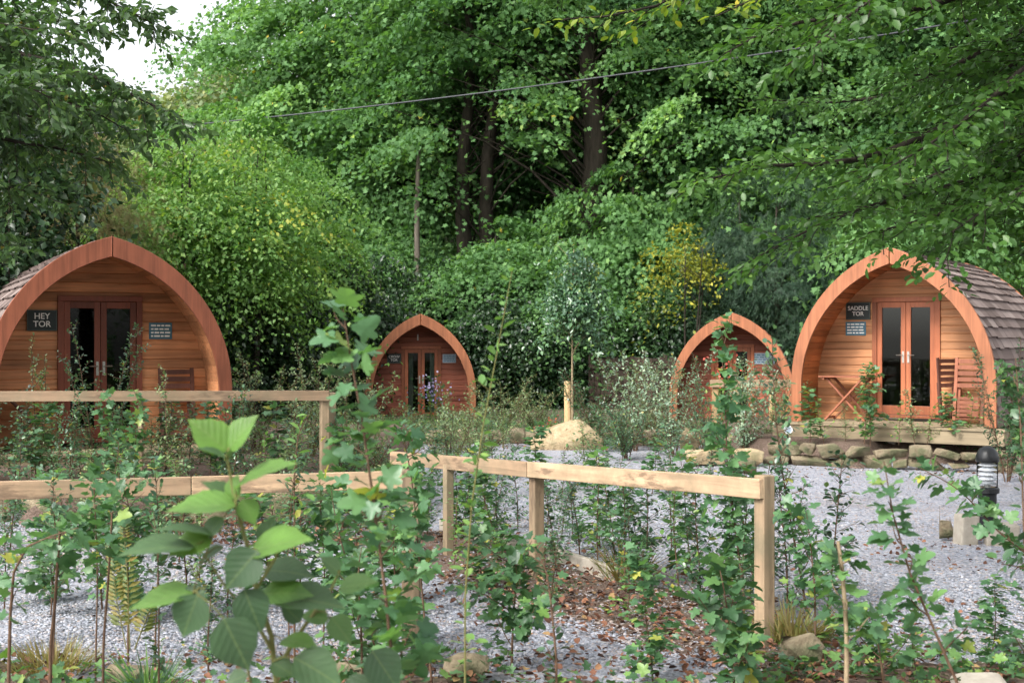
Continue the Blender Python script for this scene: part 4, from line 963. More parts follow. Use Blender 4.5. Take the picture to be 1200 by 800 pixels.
# ------------------------------------------------------------------ boughs reaching in from trees at the sides
def bough_tree(name, label, cat, base, trunk, boughs, leaf, tmpl, mat, seed, tw=.9, step=.10, spacing=.045, droop=.25, bark='bark', flat=True, extra=None, up=1.0, dens=1.0, jit=.38):
    r = np.random.default_rng(seed); t = thing(name, label, cat, base); b0 = Vector(base)
    tr = MB(); tr.tube([Vector(p)-b0 for p, _ in trunk], [q for _, q in trunk], 10)
    Pp = []; D = []; Nn = []; S = []; RV = []
    br = MB()
    for pts, r0, bias in boughs:
        pts = [Vector(p)-b0 for p in pts]; seg = [0]
        for a, b in zip(pts, pts[1:]): seg.append(seg[-1]+(b-a).length)
        L = seg[-1]; fine = []; n = max(6, int(L/.3))
        ph = r.random(3)*6
        def at(s):
            k = max(j for j in range(len(seg)-1) if seg[j] <= s+1e-6); f = (s-seg[k])/(seg[k+1]-seg[k])
            p0 = pts[max(k-1, 0)]; p1 = pts[k]; p2 = pts[k+1]; p3 = pts[min(k+2, len(pts)-1)]
            return .5*((2*p1)+(p2-p0)*f+(2*p0-5*p1+4*p2-p3)*f*f+(3*p1-p0-3*p2+p3)*f**3)+Vector((0, 0, .03*math.sin(s*3+ph[0])))
        for i in range(n+1): fine.append(at(L*i/n))
        br.tube(fine, [max(.004, r0*(1-.9*i/n)) for i in range(n+1)], 5, cap=False)
        s = L*.06; side = 1
        while s < L:
            o = at(s); d = (at(min(L, s+.05))-at(max(0, s-.05))).normalized(); side = -side
            hz = d.cross(Vector((0, 0, 1))).normalized()*side
            f = s/L; ln = tw*(1.05-.6*f)*r.uniform(.5, 1.2)
            td = (d*.75+hz*.75+Vector((0, 0, 1))*r.normal()*(.22 if flat else .6)).normalized()
            nseg = max(2, int(ln/spacing)); p = o.copy(); tp = [p.copy()]; ls = 1
            for k in range(nseg):
                td = (td+Vector((r.normal()*.05, r.normal()*.05, -droop*.05+r.normal()*.04))).normalized(); p = p+td*spacing; tp.append(p.copy())
                for _ in range(1 if r.random() < dens else 0):
                    ls = -ls; sd = td.cross(Vector((0, 0, 1))).normalized()*ls
                    dv = td*.6+sd*.8+Vector((0, 0, -droop*r.uniform(.2, 1.3)))+Vector(r.normal(size=3)*.22)
                    nv = Vector((0, 0, up))+Vector(r.normal(size=3)*jit)+sd*.15
                    Pp.append(p+sd*leaf*.12); D.append(dv); Nn.append(nv); S.append(leaf*r.uniform(.55, 1.2)); RV.append(min(1, max(0, r.normal(.4+bias, .22)))*.95+(.06 if r.random() < .012 else 0))
                # short spur with more leaves
                if r.random() < .35:
                    sd = td.cross(Vector((0, 0, 1))).normalized()*(-ls); q = p.copy()
                    for _ in range(4):
                        q = q+(sd*.8+td*.5+Vector(r.normal(size=3)*.2)+Vector((0, 0, -droop*.3))).normalized()*spacing
                        Pp.append(q.copy()); D.append(sd*.7+td*.5+Vector(r.normal(size=3)*.4)+Vector((0, 0, -droop))); Nn.append(Vector((0, 0, up))+Vector(r.normal(size=3)*jit)); S.append(leaf*r.uniform(.55, 1.15)); RV.append(min(1, max(0, r.normal(.4+bias, .2)))*.95)
            br.tube(tp[::3] if len(tp) > 5 else tp, [.004]*len(tp[::3] if len(tp) > 5 else tp), 3, cap=False)
            s += step*r.uniform(.6, 1.5)
    me = leaf_mesh('foliage', np.array([tuple(p) for p in Pp]), np.array([tuple(p) for p in D]), np.array([tuple(p) for p in Nn]), np.array(S), tmpl, np.clip(np.array(RV), 0, 1))
    note(t, link('foliage', me, M[mat], t))
    if extra:
        pass
    tr.build('trunk', M[bark], t, smooth=True); br.build('branches', M[bark], t, smooth=True)
    print(name, len(Pp)); return t

# beech at the right: trunk just outside the frame
bx = P(1290, 0, 9.5); rb = random.Random(4)
def W(*pp): return [P(*q) for q in pp]
beech_boughs = [
    (W((1290, 60, 9.5), (1150, 130, 9.0), (1000, 185, 8.6), (900, 200, 8.4), (815, 215, 8.2)), .05, .1),
    (W((1290, 100, 9.5), (1180, 190, 9.2), (1060, 235, 9.0), (960, 262, 8.8), (880, 300, 8.7)), .04, .0),
    (W((1290, 120, 9.5), (1190, 225, 8.6), (1100, 250, 8.2), (1015, 268, 8.0)), .035, -.05),
    (W((1290, 150, 9.5), (1210, 220, 8.8), (1150, 262, 8.5), (1105, 300, 8.4)), .03, -.05),
    (W((1290, 180, 9.5), (1250, 230, 9.3), (1215, 290, 9.1)), .03, -.1),
    (W((1290, -20, 9.5), (1160, 60, 10.5), (1030, 110, 11.0), (900, 120, 11.3)), .04, -.05),
    (W((1290, -60, 9.5), (1130, -10, 8.5), (1000, 20, 8.2), (900, 40, 8.0), (850, 62, 7.9)), .05, .0),
    (W((1290, -100, 9.5), (1100, -70, 9.2), (960, -50, 9.0), (840, -20, 8.8), (770, 10, 8.7)), .05, .05),
    (W((1290, -90, 9.5), (1120, -40, 7.6), (1010, 0, 7.2), (950, 60, 7.0)), .04, -.2),
    (W((1290, 20, 9.5), (1180, 100, 8.0), (1110, 150, 7.6), (1040, 200, 7.4)), .04, -.15),
    (W((1290, 90, 9.5), (1200, 150, 10.4), (1110, 200, 11), (1000, 240, 11.5)), .04, -.1),
    (W((1290, -10, 9.5), (1220, 60, 9.2), (1140, 90, 9.0), (1050, 90, 8.8)), .04, -.15),
    (W((1290, 130, 9.5), (1225, 215, 8.0), (1170, 240, 7.7), (1115, 270, 7.6)), .03, -.1),
]
for k in range(12):  # unseen boughs above the frame, added to shade the foliage below
    an = R(118+k*17); ln = 3.4+1.2*((k*5) % 3); z0 = 4.9+.32*(k % 5)
    beech_boughs.append(([(bx.x, 9.5, z0-.4), (bx.x+.4*ln*math.cos(an), 9.5+.4*ln*math.sin(an), z0+.35), (bx.x+.75*ln*math.cos(an), 9.5+.75*ln*math.sin(an), z0+.4), (bx.x+ln*math.cos(an), 9.5+ln*math.sin(an), z0+.25)], .05, -.1))
bough_tree('beech_tree', 'overhanging beech whose leafy boughs fill the upper right', 'tree', (bx.x, 9.5, 0),
    [((bx.x, 9.5, -.1), .3), ((bx.x-.02, 9.5, 1.5), .24), ((bx.x+.02, 9.5, 3.2), .2), ((bx.x-.05, 9.5, 5.5), .14), ((bx.x, 9.6, 7.5), .06)],
    beech_boughs, .07, 'oval', 'beech', 21, tw=.75, step=.05, spacing=.04, droop=.35, jit=.62)
bx2 = P(1420, 0, 8.6)
bough_tree('beech_tree', 'yellowing beech bough along the top edge right of centre', 'tree', (bx2.x, 8.6, 0),
    [((bx2.x, 8.6, -.1), .25), ((bx2.x, 8.6, 2), .2), ((bx2.x, 8.6, 4.9), .1)],
    [(W((1420, -110, 8.6), (1150, -90, 8.0), (1000, -45, 7.6), (900, -5, 7.4), (840, 25, 7.3)), .04, .1), (W((1420, -120, 8.6), (1000, -100, 8.4), (850, -40, 8.1), (760, 5, 8), (660, 25, 7.9)), .04, .0)],
    .07, 'oval', 'beechY', 22, tw=.5, step=.11, droop=.4)
# drooping glossy tree at the left
lx = P(-190, 0, 12.5)
lb = []
for i, q in enumerate((
    ((-190, -40, 12.5), (-60, -40, 12), (60, -20, 11.7), (130, 5, 11.5), (180, 26, 11.4)),
    ((-190, 20, 12.5), (-60, 40, 12), (60, 70, 11.6), (140, 108, 11.3), (215, 138, 11.1)),
    ((-190, 60, 12.5), (-80, 90, 12), (20, 110, 11.7), (110, 130, 11.5), (150, 150, 11.5)),
    ((-190, 90, 12.5), (-80, 130, 12.2), (10, 165, 12), (80, 180, 11.9), (130, 190, 11.8)),
    ((-190, 130, 12.5), (-90, 180, 12), (-10, 210, 11.8), (50, 225, 11.8)),
    ((-190, -80, 12.5), (-60, -70, 13), (60, -60, 13), (130, -40, 13)),
    ((-190, -20, 12.5), (-60, 10, 13.2), (40, 20, 13.4), (120, 40, 13.5)),
    ((-190, 40, 12.5), (-90, 70, 10.8), (0, 90, 10.4), (60, 120, 10.2)),
    ((-190, 0, 12.5), (-90, 10, 11), (-10, 30, 10.6), (90, 40, 10.5)),
    ((-190, 110, 12.5), (-100, 150, 13), (0, 130, 13.4), (90, 155, 13.5)),
    ((-190, 170, 12.5), (-110, 220, 12.2), (-40, 260, 12), (10, 285, 12)))):
    lb.append((W(*q), .045, -.02*(i % 3)))
bough_tree('drooping_tree', 'dark glossy tree with drooping leaves at the upper left', 'tree', (lx.x, 12.5, 0),
    [((lx.x, 12.5, -.1), .32), ((lx.x+.05, 12.5, 2), .27), ((lx.x-.05, 12.5, 4), .2), ((lx.x, 12.5, 6.4), .1)], lb, .10, 'droop', 'left', 31, tw=.8, step=.05, spacing=.036, droop=.45, jit=.75, flat=False, up=.6)

# ------------------------------------------------------------------ whips and shrubs
def plant(name, label, cat, loc, H, kind, seed, nst=1, spread=.12, shoots=24, shoot_len=.2, start=.15, lean=(0, 0), path=None, group=None, leafscale=1, stem_r=.006, stemmat=None, dens=1.0, taper=.75):
    """sapling or shrub: stems, side shoots, leaves; path = list of world points overrides the stem"""
    r = np.random.default_rng(seed); t = thing(name, label, cat, loc, 0, group); b0 = Vector(loc)
    K = {'haw': (.042, 'oval', 'haw', .015), 'pale': (.04, 'oval', 'hawP', .015), 'map': (.074, 'maple', 'map', .034), 'oval': (.062, 'oval', 'oval', .032), 'haz': (.10, 'hazel', 'haz', .075),
         'silv': (.06, 'kite', 'silv', .02), 'holly': (.052, 'oval', 'holly', .02), 'syc': (.078, 'maple', 'green', .03)}[kind]
    size, tmpl, mat, spc = K; size *= leafscale; spc *= leafscale
    st = MB(); Pp = []; D = []; Nn = []; S = []; RV = []
    def leaves_along(pts, sp, s0=0., sc_=1.0):
        seg = 0; ls = 1; nxt = s0
        for a, b in zip(pts, pts[1:]):
            l = (b-a).length; d = (b-a).normalized()
            while nxt < seg+l:
                p = a+d*(nxt-seg); nxt += sp*r.uniform(.6, 1.4)/dens
                reps = 2 if tmpl in ('maple',) else 1
                if reps == 2: ax = Vector(r.normal(size=3)); sd0 = (ax-d*ax.dot(d)).normalized()
                for q in range(reps):
                    ls = -ls
                    if reps == 2: sd = sd0*(1 if q else -1)
                    else:
                        ax = Vector(r.normal(size=3)); sd = (ax-d*ax.dot(d)).normalized()
                    pet = size*(.55 if reps == 2 else .2)*r.uniform(.6, 1.2)
                    dv = (sd*.9+d*.45+Vector((0, 0, -.15))+Vector(r.normal(size=3)*.2)).normalized()
                    Pp.append(p+(sd*.8+d*.5).normalized()*pet); D.append(dv); Nn.append(Vector((0, 0, 1))+Vector(r.normal(size=3)*.45)+d*.2)
                    S.append(size*sc_*r.uniform(.55, 1.15)); RV.append(min(1, max(0, r.normal(.42, .24))))
            seg += l
    for s in range(nst):
        if path: pts = [Vector(p)-b0 for p in path]
        else:
            a = r.random()*6.28; o = Vector((math.cos(a), math.sin(a), 0)); hh = H*(r.uniform(.7, 1) if nst > 1 else 1); pts = []
            tl = Vector((lean[0], lean[1], 0))+(o*spread*(.6+.8*r.random()) if nst > 1 else o*.03*H); ph = r.random(2)*6
            for i in range(8):
                f = i/7; pts.append(Vector((.02*H*math.sin(5*f+ph[0])*f, .02*H*math.sin(4*f+ph[1])*f, hh*f-(.03 if i == 0 else 0)))+tl*f**1.2+(o*.025 if nst > 1 else Vector()))
        if len(pts) < 7:   # smooth the given path
            fine = []
            for k in range(len(pts)-1):
                p0, p1, p2, p3 = pts[max(k-1, 0)], pts[k], pts[k+1], pts[min(k+2, len(pts)-1)]
                for j in range(4):
                    f = j/4; fine.append(.5*((2*p1)+(p2-p0)*f+(2*p0-5*p1+4*p2-p3)*f*f+(3*p1-p0-3*p2+p3)*f**3))
            fine.append(pts[-1]); pts = fine
        m = len(pts); st.tube(pts, [stem_r*(1-taper*i/(m-1)) for i in range(m)], 5, cap=False)
        Ls = [0]
        for a, b in zip(pts, pts[1:]): Ls.append(Ls[-1]+(b-a).length)
        L = Ls[-1]
        def at(q):
            k = max(j for j in range(m-1) if Ls[j] <= q+1e-6); return pts[k].lerp(pts[k+1], (q-Ls[k])/(Ls[k+1]-Ls[k])), (pts[k+1]-pts[k]).normalized()
        leaves_along(pts, spc*1.3, L*start)
        for k in range(shoots):
            f = start+(1-start)*(k+r.random())/shoots*.97; o, d = at(L*f); a = r.random()*6.28
            sd = Vector((math.cos(a), math.sin(a), 0)); ln = shoot_len*(1.15-.75*f)*r.uniform(.45, 1.3); dv = (sd+d*r.uniform(.3, 1.0)).normalized()
            tp = [o]
            for j in range(4): dv = (dv+Vector((0, 0, .08))+Vector(r.normal(size=3)*.12)).normalized(); tp.append(tp[-1]+dv*ln/4)
            st.tube(tp, [stem_r*.45, stem_r*.4, stem_r*.32, stem_r*.25, stem_r*.15], 3, cap=False)
            leaves_along(tp, spc, spc*.5)
    Pp = np.array([tuple(p) for p in Pp]); ok = Pp[:, 2]+b0.z > .03
    sm = stemmat or {'map': 'twig', 'haz': 'twigG', 'pale': 'twig'}.get(kind, 'twig')
    me = leaf_mesh('foliage', Pp[ok], np.array([tuple(p) for p in D])[ok], np.array([tuple(p) for p in Nn])[ok], np.array(S)[ok], tmpl, np.array(RV)[ok], uv=(tmpl == 'hazel'))
    f = link('foliage', me, M[mat], t); note(t, f); st.build('stem', M[sm], t, smooth=True)
    return t
def gz(x, y): return 0.0

rp = random.Random(12)
# prototypes, first used where they stand
protos = {}
def row(spots, label_fn, group, kinds):
    for i, (x, y, z, H, kind) in enumerate(spots):
        key = (kind, i % 2)
        if key not in protos:
            hk = {'haw': ('hawthorn_whip', 'haw', 32, .24), 'map': ('maple_whip', 'map', 15, .22), 'holly': ('privet_whip', 'holly', 28, .2), 'oval': ('hazel_whip', 'oval', 16, .2), 'pale': ('cotoneaster_whip', 'pale', 32, .24)}[kind]
            t = plant(hk[0], label_fn(i, kind), 'sapling', (x, y, z), 1.15, hk[1], 100+7*len(protos), shoots=hk[2], shoot_len=hk[3], start=.1, group=group)
            protos[key] = t; s = H/1.15; t.scale = (1.3*s**.5, 1.3*s**.5, s); t.rotation_euler.z = rp.random()*6
        else:
            s = H/1.15; c_ = copy_tree(protos[key], label_fn(i, kind), group, (x, y, z), rp.random()*6.28, (s**.5*rp.uniform(1.1, 1.6), s**.5*rp.uniform(1.1, 1.6), s)); c_.rotation_euler.x = rp.gauss(0, .09); c_.rotation_euler.y = rp.gauss(0, .09)
KN = {'haw': 'hawthorn', 'map': 'maple', 'holly': 'glossy privet', 'oval': 'hazel', 'pale': 'pale cotoneaster'}
spots = []
for i in range(19):
    q = RA+RD*(.3+4.6*i/18+rp.uniform(-.1, .1))-RN*rp.uniform(.2, .6); spots.append((q.x, q.y, 0, rp.uniform(.9, 1.1)-.3*i/18, ['haw', 'holly', 'map', 'haw', 'oval'][i % 5]))
row(spots, lambda i, k: f'{KN[k]} whip behind the front rail, {ORD[i]} from the thick corner post', 'whips planted behind the front rail', None)
spots = []
for i in range(6):
    q = RA+RD*(.9+3.8*i/5+rp.uniform(-.15, .15))+RN*rp.uniform(.2, .6); spots.append((q.x, q.y, 0, rp.uniform(.35, .65), ['oval', 'haw', 'map'][i % 3]))
row(spots, lambda i, k: f'short {KN[k]} whip on the drive side of the front rail, {ORD[i]} from the corner post', 'whips on the drive side of the front rail', None)
spots = []
for i in range(24):
    x = GX(-15+405*i/23, 13.8)+rp.uniform(-.1, .1); spots.append((x, 13.35+rp.random()*1.1, .3, rp.uniform(.5, 1.05), ['pale', 'haw', 'holly', 'haw', 'map'][i % 5]))
row(spots, lambda i, k: f'{KN[k]} whip on the raised bed before the tan pod, {ORD[i]} from the left', 'whips on the raised bed', None)
spots = []
for i in range(15):
    x = GX(-10+500*i/14, 8.3)+rp.uniform(-.08, .08); spots.append((x, 8.0+rp.random()*.9, 0, rp.uniform(.72, 1.0), ['haw', 'map', 'holly', 'pale'][i % 4]))
row(spots, lambda i, k: f'low {KN[k]} whip just behind the low left rail, {ORD[i]} from the left', 'low whips behind the left rail', None)
spots = []
for i in range(12):
    x = GX(940+235*i/11, 18.0)+rp.uniform(-.1, .1); spots.append((x-.0, 18.95-.3*i/11, .3, rp.uniform(.45, .85) if i not in (4, 5) else 1.15, ['oval', 'map', 'oval', 'pale'][i % 4]))
row(spots, lambda i, k: f'thin {KN[k]} whip on the wall top before the orange pod, {ORD[i]} from the left', 'thin whips before the orange pod', None)
spots = []
for i in range(13):
    x = GX((515+8*i) if i < 7 else (680+14*(i-6)), 21.5)+rp.uniform(-.1, .1); spots.append((x, 18.5+rp.random()*4.8, 0, rp.uniform(.5, .95), ['haw', 'pale', 'holly'][i % 3]))
row(spots, lambda i, k: f'{KN[k]} whip near the large pale boulder, {ORD[i]} from the left', 'whips near the pale boulder', None)
spots = []
for i in range(16):
    x = GX(420+170*i/15, 24.0)+rp.uniform(-.1, .1); spots.append((x, 23.3+rp.random()*3, .05, rp.uniform(.25, .48), ['pale', 'oval', 'haw', 'pale'][i % 4]))
row(spots, lambda i, k: f'{KN[k]} whip in the bed before the middle pod, {ORD[i]} from the left', 'whips before the middle pod', None)

spots = []
for i in range(20):
    x = GX(5+400*i/19, 15.6)+rp.uniform(-.12, .12); spots.append((x, 14.7+rp.random()*1.6, .3, rp.uniform(.3, .65), ['haw', 'pale', 'oval', 'pale'][i % 4]))
row(spots, lambda i, k: f'{KN[k]} whip in the back row before the tan pod deck, {ORD[i]} from the left', 'whips in the back row before the tan pod', None)
spots = []
for i in range(12):
    q = RA+RD*(.6+4.6*i/11+rp.uniform(-.1, .1))-RN*rp.uniform(.65, 1.7); spots.append((q.x, q.y, 0, rp.uniform(.75, 1.1)-.25*i/11, ['holly', 'haw', 'haw', 'map'][i % 4]))
row(spots, lambda i, k: f'{KN[k]} whip on the gravel side of the front bed, {ORD[i]} from the corner post', 'whips on the gravel side of the front bed', None)
spots = []
for i in range(14):
    x = GX(-10+490*i/13, 11.2)+rp.uniform(-.12, .12); spots.append((x, 10.2+rp.random()*2.2, 0, rp.uniform(.6, 1.1), ['map', 'haw', 'pale', 'oval', 'haw'][i % 5]))
row(spots, lambda i, k: f'{KN[k]} whip between the low left rail and the rubble wall, {ORD[i]} from the left', 'whips before the rubble wall', None)
spots = []
for i in range(2):
    x = GX(240+200*i, 6.9)+rp.uniform(-.1, .1); spots.append((x, 6.6+rp.random()*.5, 0, rp.uniform(.5, .95), ['haw', 'map', 'oval'][i % 3]))
row(spots, lambda i, k: f'{KN[k]} whip in front of the low left rail, {ORD[i]} from the left', 'whips in front of the low left rail', None)
spots = []
for i in range(4):
    x = GX(760+400*i/3, 6.8)+rp.uniform(-.15, .15); spots.append((x, 6.3+rp.random()*.9, 0, rp.uniform(.35, .75), ['map', 'haw', 'oval'][i % 3]))
row(spots, lambda i, k: f'low {KN[k]} whip on the front verge at the right, {ORD[i]} from the left', 'low whips on the right front verge', None)
spots = []
for i in range(12):
    x = GX(500+330*i/11, 14.5)+rp.uniform(-.15, .15); spots.append((x, 13.3+rp.random()*3.4, 0, rp.uniform(.55, .95), ['haw', 'holly', 'pale', 'haw', 'map'][i % 5]))
row(spots, lambda i, k: f'{KN[k]} whip standing in the gravel beyond the front rail, {ORD[i]} from the left', 'whips in the gravel beyond the front rail', None)
spots = []
for i in range(14):
    x = GX(405+190*i/13, 20.0)+rp.uniform(-.15, .15); spots.append((x, 18.0+rp.random()*4, .1 if x < -1.5 else 0, rp.uniform(.35, .65), ['pale', 'haw', 'pale', 'oval'][i % 4]))
row(spots, lambda i, k: f'{KN[k]} whip between the front rail and the middle pod, {ORD[i]} from the left', 'whips between the front rail and the middle pod', None)
# larger shrubs
def shrub(label, px, d, H, kind, seed, nst=7, spread=.55, z=0., **kw):
    return plant('shrub', label, 'shrub', (GX(px, d), d, z), H, kind, seed, nst=nst, spread=spread, **{**dict(shoots=16, shoot_len=.32, start=.12, stem_r=.009), **kw})
shrub('big pale leaved shrub between the left rail post and the middle pod', 402, 15.2, 1.45, 'pale', 301, nst=9, spread=.6)
shrub('pale leaved shrub in front of the middle pod doors', 528, 16.8, 1.05, 'pale', 302, spread=.6)
shrub('pale bushy shrub below the middle pod on the raised bed end', 472, 14.2, .95, 'pale', 307, spread=.6)
shrub('low pale shrub left of the pale boulder group on the drive edge', 560, 18.5, .95, 'pale', 308, spread=.6)
shrub('mid green bushy shrub right of the upper left rail post', 412, 13.6, 1.15, 'haw', 309, spread=.5)
shrub('pale shrub behind the left rail post', 365, 16.5, 1.55, 'pale', 303, spread=.6, z=.3)
shrub('tall hawthorn before the tan pod doors', 118, 13.7, 1.75, 'haw', 304, nst=4, spread=.32, z=.3, shoots=20)
shrub('bushy hawthorn right of the tan pod', 300, 17.5, 1.5, 'pale', 305, z=.3)
shrub('slim pale shrub left of the HEY TOR sign', 42, 14.2, 1.65, 'pale', 306, nst=2, spread=.12, z=.3)
for i, (px, d, H, kd, lab) in enumerate((
    (700, 21.5, 1.45, 'holly', 'glossy shrub with big upright shoots left of the half hidden pod'),
    (745, 21.0, 1.7, 'silv', 'grey green shrub before the old board fence'),
    (790, 20.0, 1.75, 'silv', 'silvery shrub at the left foot of the half hidden pod'),
    (830, 18.5, 1.7, 'haw', 'dark hawthorn shrub in front of the half hidden pod'),
    (870, 19.5, 1.65, 'silv', 'silvery shrub covering the half hidden pod doors'),
    (900, 20.5, 1.5, 'pale', 'pale shrub between the half hidden and orange pods'),
    (762, 23.5, 1.5, 'pale', 'pale shrub behind the silvery ones by the board fence'),
    (628, 25.5, .9, 'pale', 'low pale shrub left of the large boulder'),
    (590, 25.0, 1.15, 'pale', 'low pale shrub right of the middle pod'),
    (735, 19.5, 1.0, 'haw', 'low dark shrub on the gravel edge right of the boulder'),
    (1180, 16.4, 1.9, 'holly', 'dark glossy shrub before the shingled side of the orange pod'),
    (1215, 14.8, 1.9, 'map', 'leafy maple shrub at the right edge by the wall'))):
    shrub(lab, px, d, H, kd, 320+i, nst=7 if kd != 'map' else 5, spread=.5)
# flowers
def flowers(label, px, d, z, n, spreadv, mat, size, seed):
    r = np.random.default_rng(seed); t = thing('flowering_plant', label, 'flowers', (GX(px, d), d, 0))
    Pp = r.normal(size=(n, 3))*spreadv+[0, 0, z]
    me = leaf_mesh('blossom', Pp, r.normal(size=(n, 3)), r.normal(size=(n, 3))+[0, -.6, .6], size, 'round', r.random(n)); link('blossom', me, M[mat], t)
    m = MB()
    for k in range(0, n, max(1, n//14)): m.tube([(Pp[k][0]*.2, Pp[k][1]*.2, -.02), tuple(Pp[k])], .004, 3, cap=False)
    m.build('stem', M['twigG'], t)
    k = n*2; q = r.normal(size=(k, 3))*spreadv*1.2+[0, 0, z*.6]; q[:, 2] = np.abs(q[:, 2])
    me = leaf_mesh('foliage', q, r.normal(size=(k, 3))+[0, 0, .4], r.normal(size=(k, 3))+[0, 0, 1], size*1.5, 'oval'); link('foliage', me, M['green'], t)
flowers('lilac flowering plant at the middle pod doors', 508, 28.2, .75, 90, .2, 'lilac', .06, 1)
flowers('coral red flowers in front of the half hidden pod', 850, 25.5, 1.2, 46, .22, 'red', .075, 2)
flowers('small red leaved plant left of the pale boulder', 646, 21.5, .3, 60, .12, 'red', .05, 3)
# staked rowan sapling
tree('rowan_sapling', 'young rowan with one thin pale stem tied behind the boulder', 'sapling', (GX(671, 24.5), 24.5, 0), 3.75, .62, 1.75, 70, 95, .10, 'droop', 'haw', bark='twigP', trunk_r=.028, cl=.36, flat=.18, seed=41, shell=.9, droop=.3, trunk_top=.95)

# ------------------------------------------------------------------ close plants along the front verge
def near(name, label, pix, kind, seed, **kw):
    pts = [P(*q) for q in pix]; b = Vector((pts[0].x, pts[0].y, .0)); 
    path = [b-Vector((0, 0, .03))]+([Vector((pts[0].x*.7+b.x*.3, pts[0].y, pts[0].z*.5))] if pts[0].z > .5 else [])+pts
    return plant(name, label, 'sapling', tuple(b), 1, kind, seed, path=path, **kw)
# tall maple left of centre
near('maple_sapling', 'tall foreground maple whip reaching up left of the middle pod', [(462, 800, 3.5), (452, 700, 3.5), (438, 590, 3.55), (424, 490, 3.6), (410, 415, 3.6), (402, 362, 3.6)], 'map', 401, shoots=12, shoot_len=.15, start=.42, leafscale=1.05, stem_r=.007)
near('maple_sapling', 'bushy maple whip climbing over the low left rail end post', [(505, 790, 6.6), (497, 720, 6.6), (490, 640, 6.6), (482, 560, 6.6), (470, 500, 6.6)], 'map', 402, shoots=15, shoot_len=.22, start=.45, stem_r=.008)
near('birch_sapling', 'thin tall whip with paired leaves before the dark trees in the middle', [(545, 700, 4.3), (553, 590, 4.3), (566, 500, 4.3), (583, 410, 4.3), (594, 350, 4.3), (600, 318, 4.3)], 'oval', 403, shoots=5, shoot_len=.1, start=.38, leafscale=.85, stem_r=.0042, dens=1.25, stemmat='twigG')
near('hawthorn_whip', 'dark small leaved whip at the bottom centre of the drive', [(652, 790, 5.2), (648, 730, 5.2), (640, 670, 5.2), (625, 640, 5.2)], 'holly', 404, shoots=12, shoot_len=.12, start=.15, stem_r=.007)
near('maple_sapling', 'spreading maple over the gravel in the middle of the drive', [(600, 760, 6.9), (603, 700, 6.9), (606, 640, 6.9)], 'syc', 405, shoots=9, shoot_len=.5, start=.2, leafscale=.9, stem_r=.009)
near('hawthorn_whip', 'tall dark hawthorn just right of the thick corner post', [(946, 720, 8.0), (932, 640, 8.0), (915, 540, 8.0), (907, 460, 8.0), (905, 395, 8.0)], 'haw', 406, shoots=34, shoot_len=.26, start=.15, leafscale=1.25, stem_r=.009)
near('maple_sapling', 'tall maple whip crossing the front rail left of the corner post', [(872, 700, 7.9), (862, 620, 7.9), (852, 540, 7.9), (850, 470, 7.9), (846, 415, 7.9), (856, 372, 7.9)], 'map', 407, shoots=18, shoot_len=.22, start=.2, stem_r=.008)
near('maple_sapling', 'low maple clump at the foot of the thick corner post', [(860, 800, 6.3), (858, 760, 6.3), (850, 700, 6.3), (842, 660, 6.3)], 'syc', 408, shoots=8, shoot_len=.34, start=.15, leafscale=1.15, stem_r=.009)
near('maple_sapling', 'leaning maple whip at the lower right with dark stem', [(1122, 800, 4.6), (1096, 740, 4.6), (1066, 670, 4.6), (1046, 600, 4.6), (1036, 540, 4.6)], 'map', 409, shoots=7, shoot_len=.16, start=.5, leafscale=.95, stem_r=.0085)
near('bare_whip', 'pale nearly bare stick standing at the lower right', [(992, 800, 5.4), (992, 740, 5.4), (987, 670, 5.4), (982, 634, 5.4)], 'map', 410, shoots=5, shoot_len=.2, start=.55, stemmat='twigP', stem_r=.012, leafscale=.9, taper=.3)
near('maple_sapling', 'maple branch bending over the front of the bollard light', [(1260, 720, 6.5), (1215, 660, 6.5), (1170, 622, 6.5), (1125, 575, 6.5), (1078, 548, 6.5)], 'map', 411, shoots=8, shoot_len=.16, start=.45, stem_r=.008)
near('privet_whip', 'dark leaved whip cut by the right edge of the picture', [(1206, 760, 5.0), (1200, 620, 5.0), (1196, 500, 5.0), (1190, 420, 5.0)], 'holly', 412, shoots=16, shoot_len=.16, start=.25, leafscale=1.2, stem_r=.008)
near('maple_sapling', 'low spreading maple at the bottom right verge', [(1035, 800, 6.2), (1030, 760, 6.2), (1022, 720, 6.2)], 'syc', 413, shoots=6, shoot_len=.45, start=.1, leafscale=.95, stem_r=.009)
near('maple_sapling', 'small yellowing maple right of the pale bare stick', [(955, 700, 7.2), (950, 640, 7.2), (945, 600, 7.2)], 'map', 414, shoots=8, shoot_len=.3, start=.3, stem_r=.007)
near('bare_whip', 'arching thin brown whip at the lower left edge', [(10, 790, 5.2), (12, 720, 5.2), (16, 670, 5.2), (32, 640, 5.2), (60, 628, 5.2), (92, 618, 5.2)], 'map', 415, shoots=3, shoot_len=.14, start=.55, stem_r=.009, dens=.8)
near('bare_whip', 'straight thin brown whip second from the left edge', [(59, 770, 5.4), (64, 710, 5.4), (68, 648, 5.4), (70, 622, 5.4)], 'map', 416, shoots=3, shoot_len=.12, start=.8, stem_r=.009, taper=.4)
near('bare_whip', 'thin dark whip left of the dying fern', [(121, 765, 5.6), (126, 690, 5.6), (130, 625, 5.6), (131, 600, 5.6)], 'map', 417, shoots=4, shoot_len=.14, start=.75, stem_r=.007, taper=.4)
near('hawthorn_whip', 'dark hanging leaved whip just right of the dying fern', [(186, 770, 5.8), (186, 700, 5.8), (184, 640, 5.8), (180, 600, 5.8)], 'holly', 418, shoots=9, shoot_len=.12, start=.25, stem_r=.006)
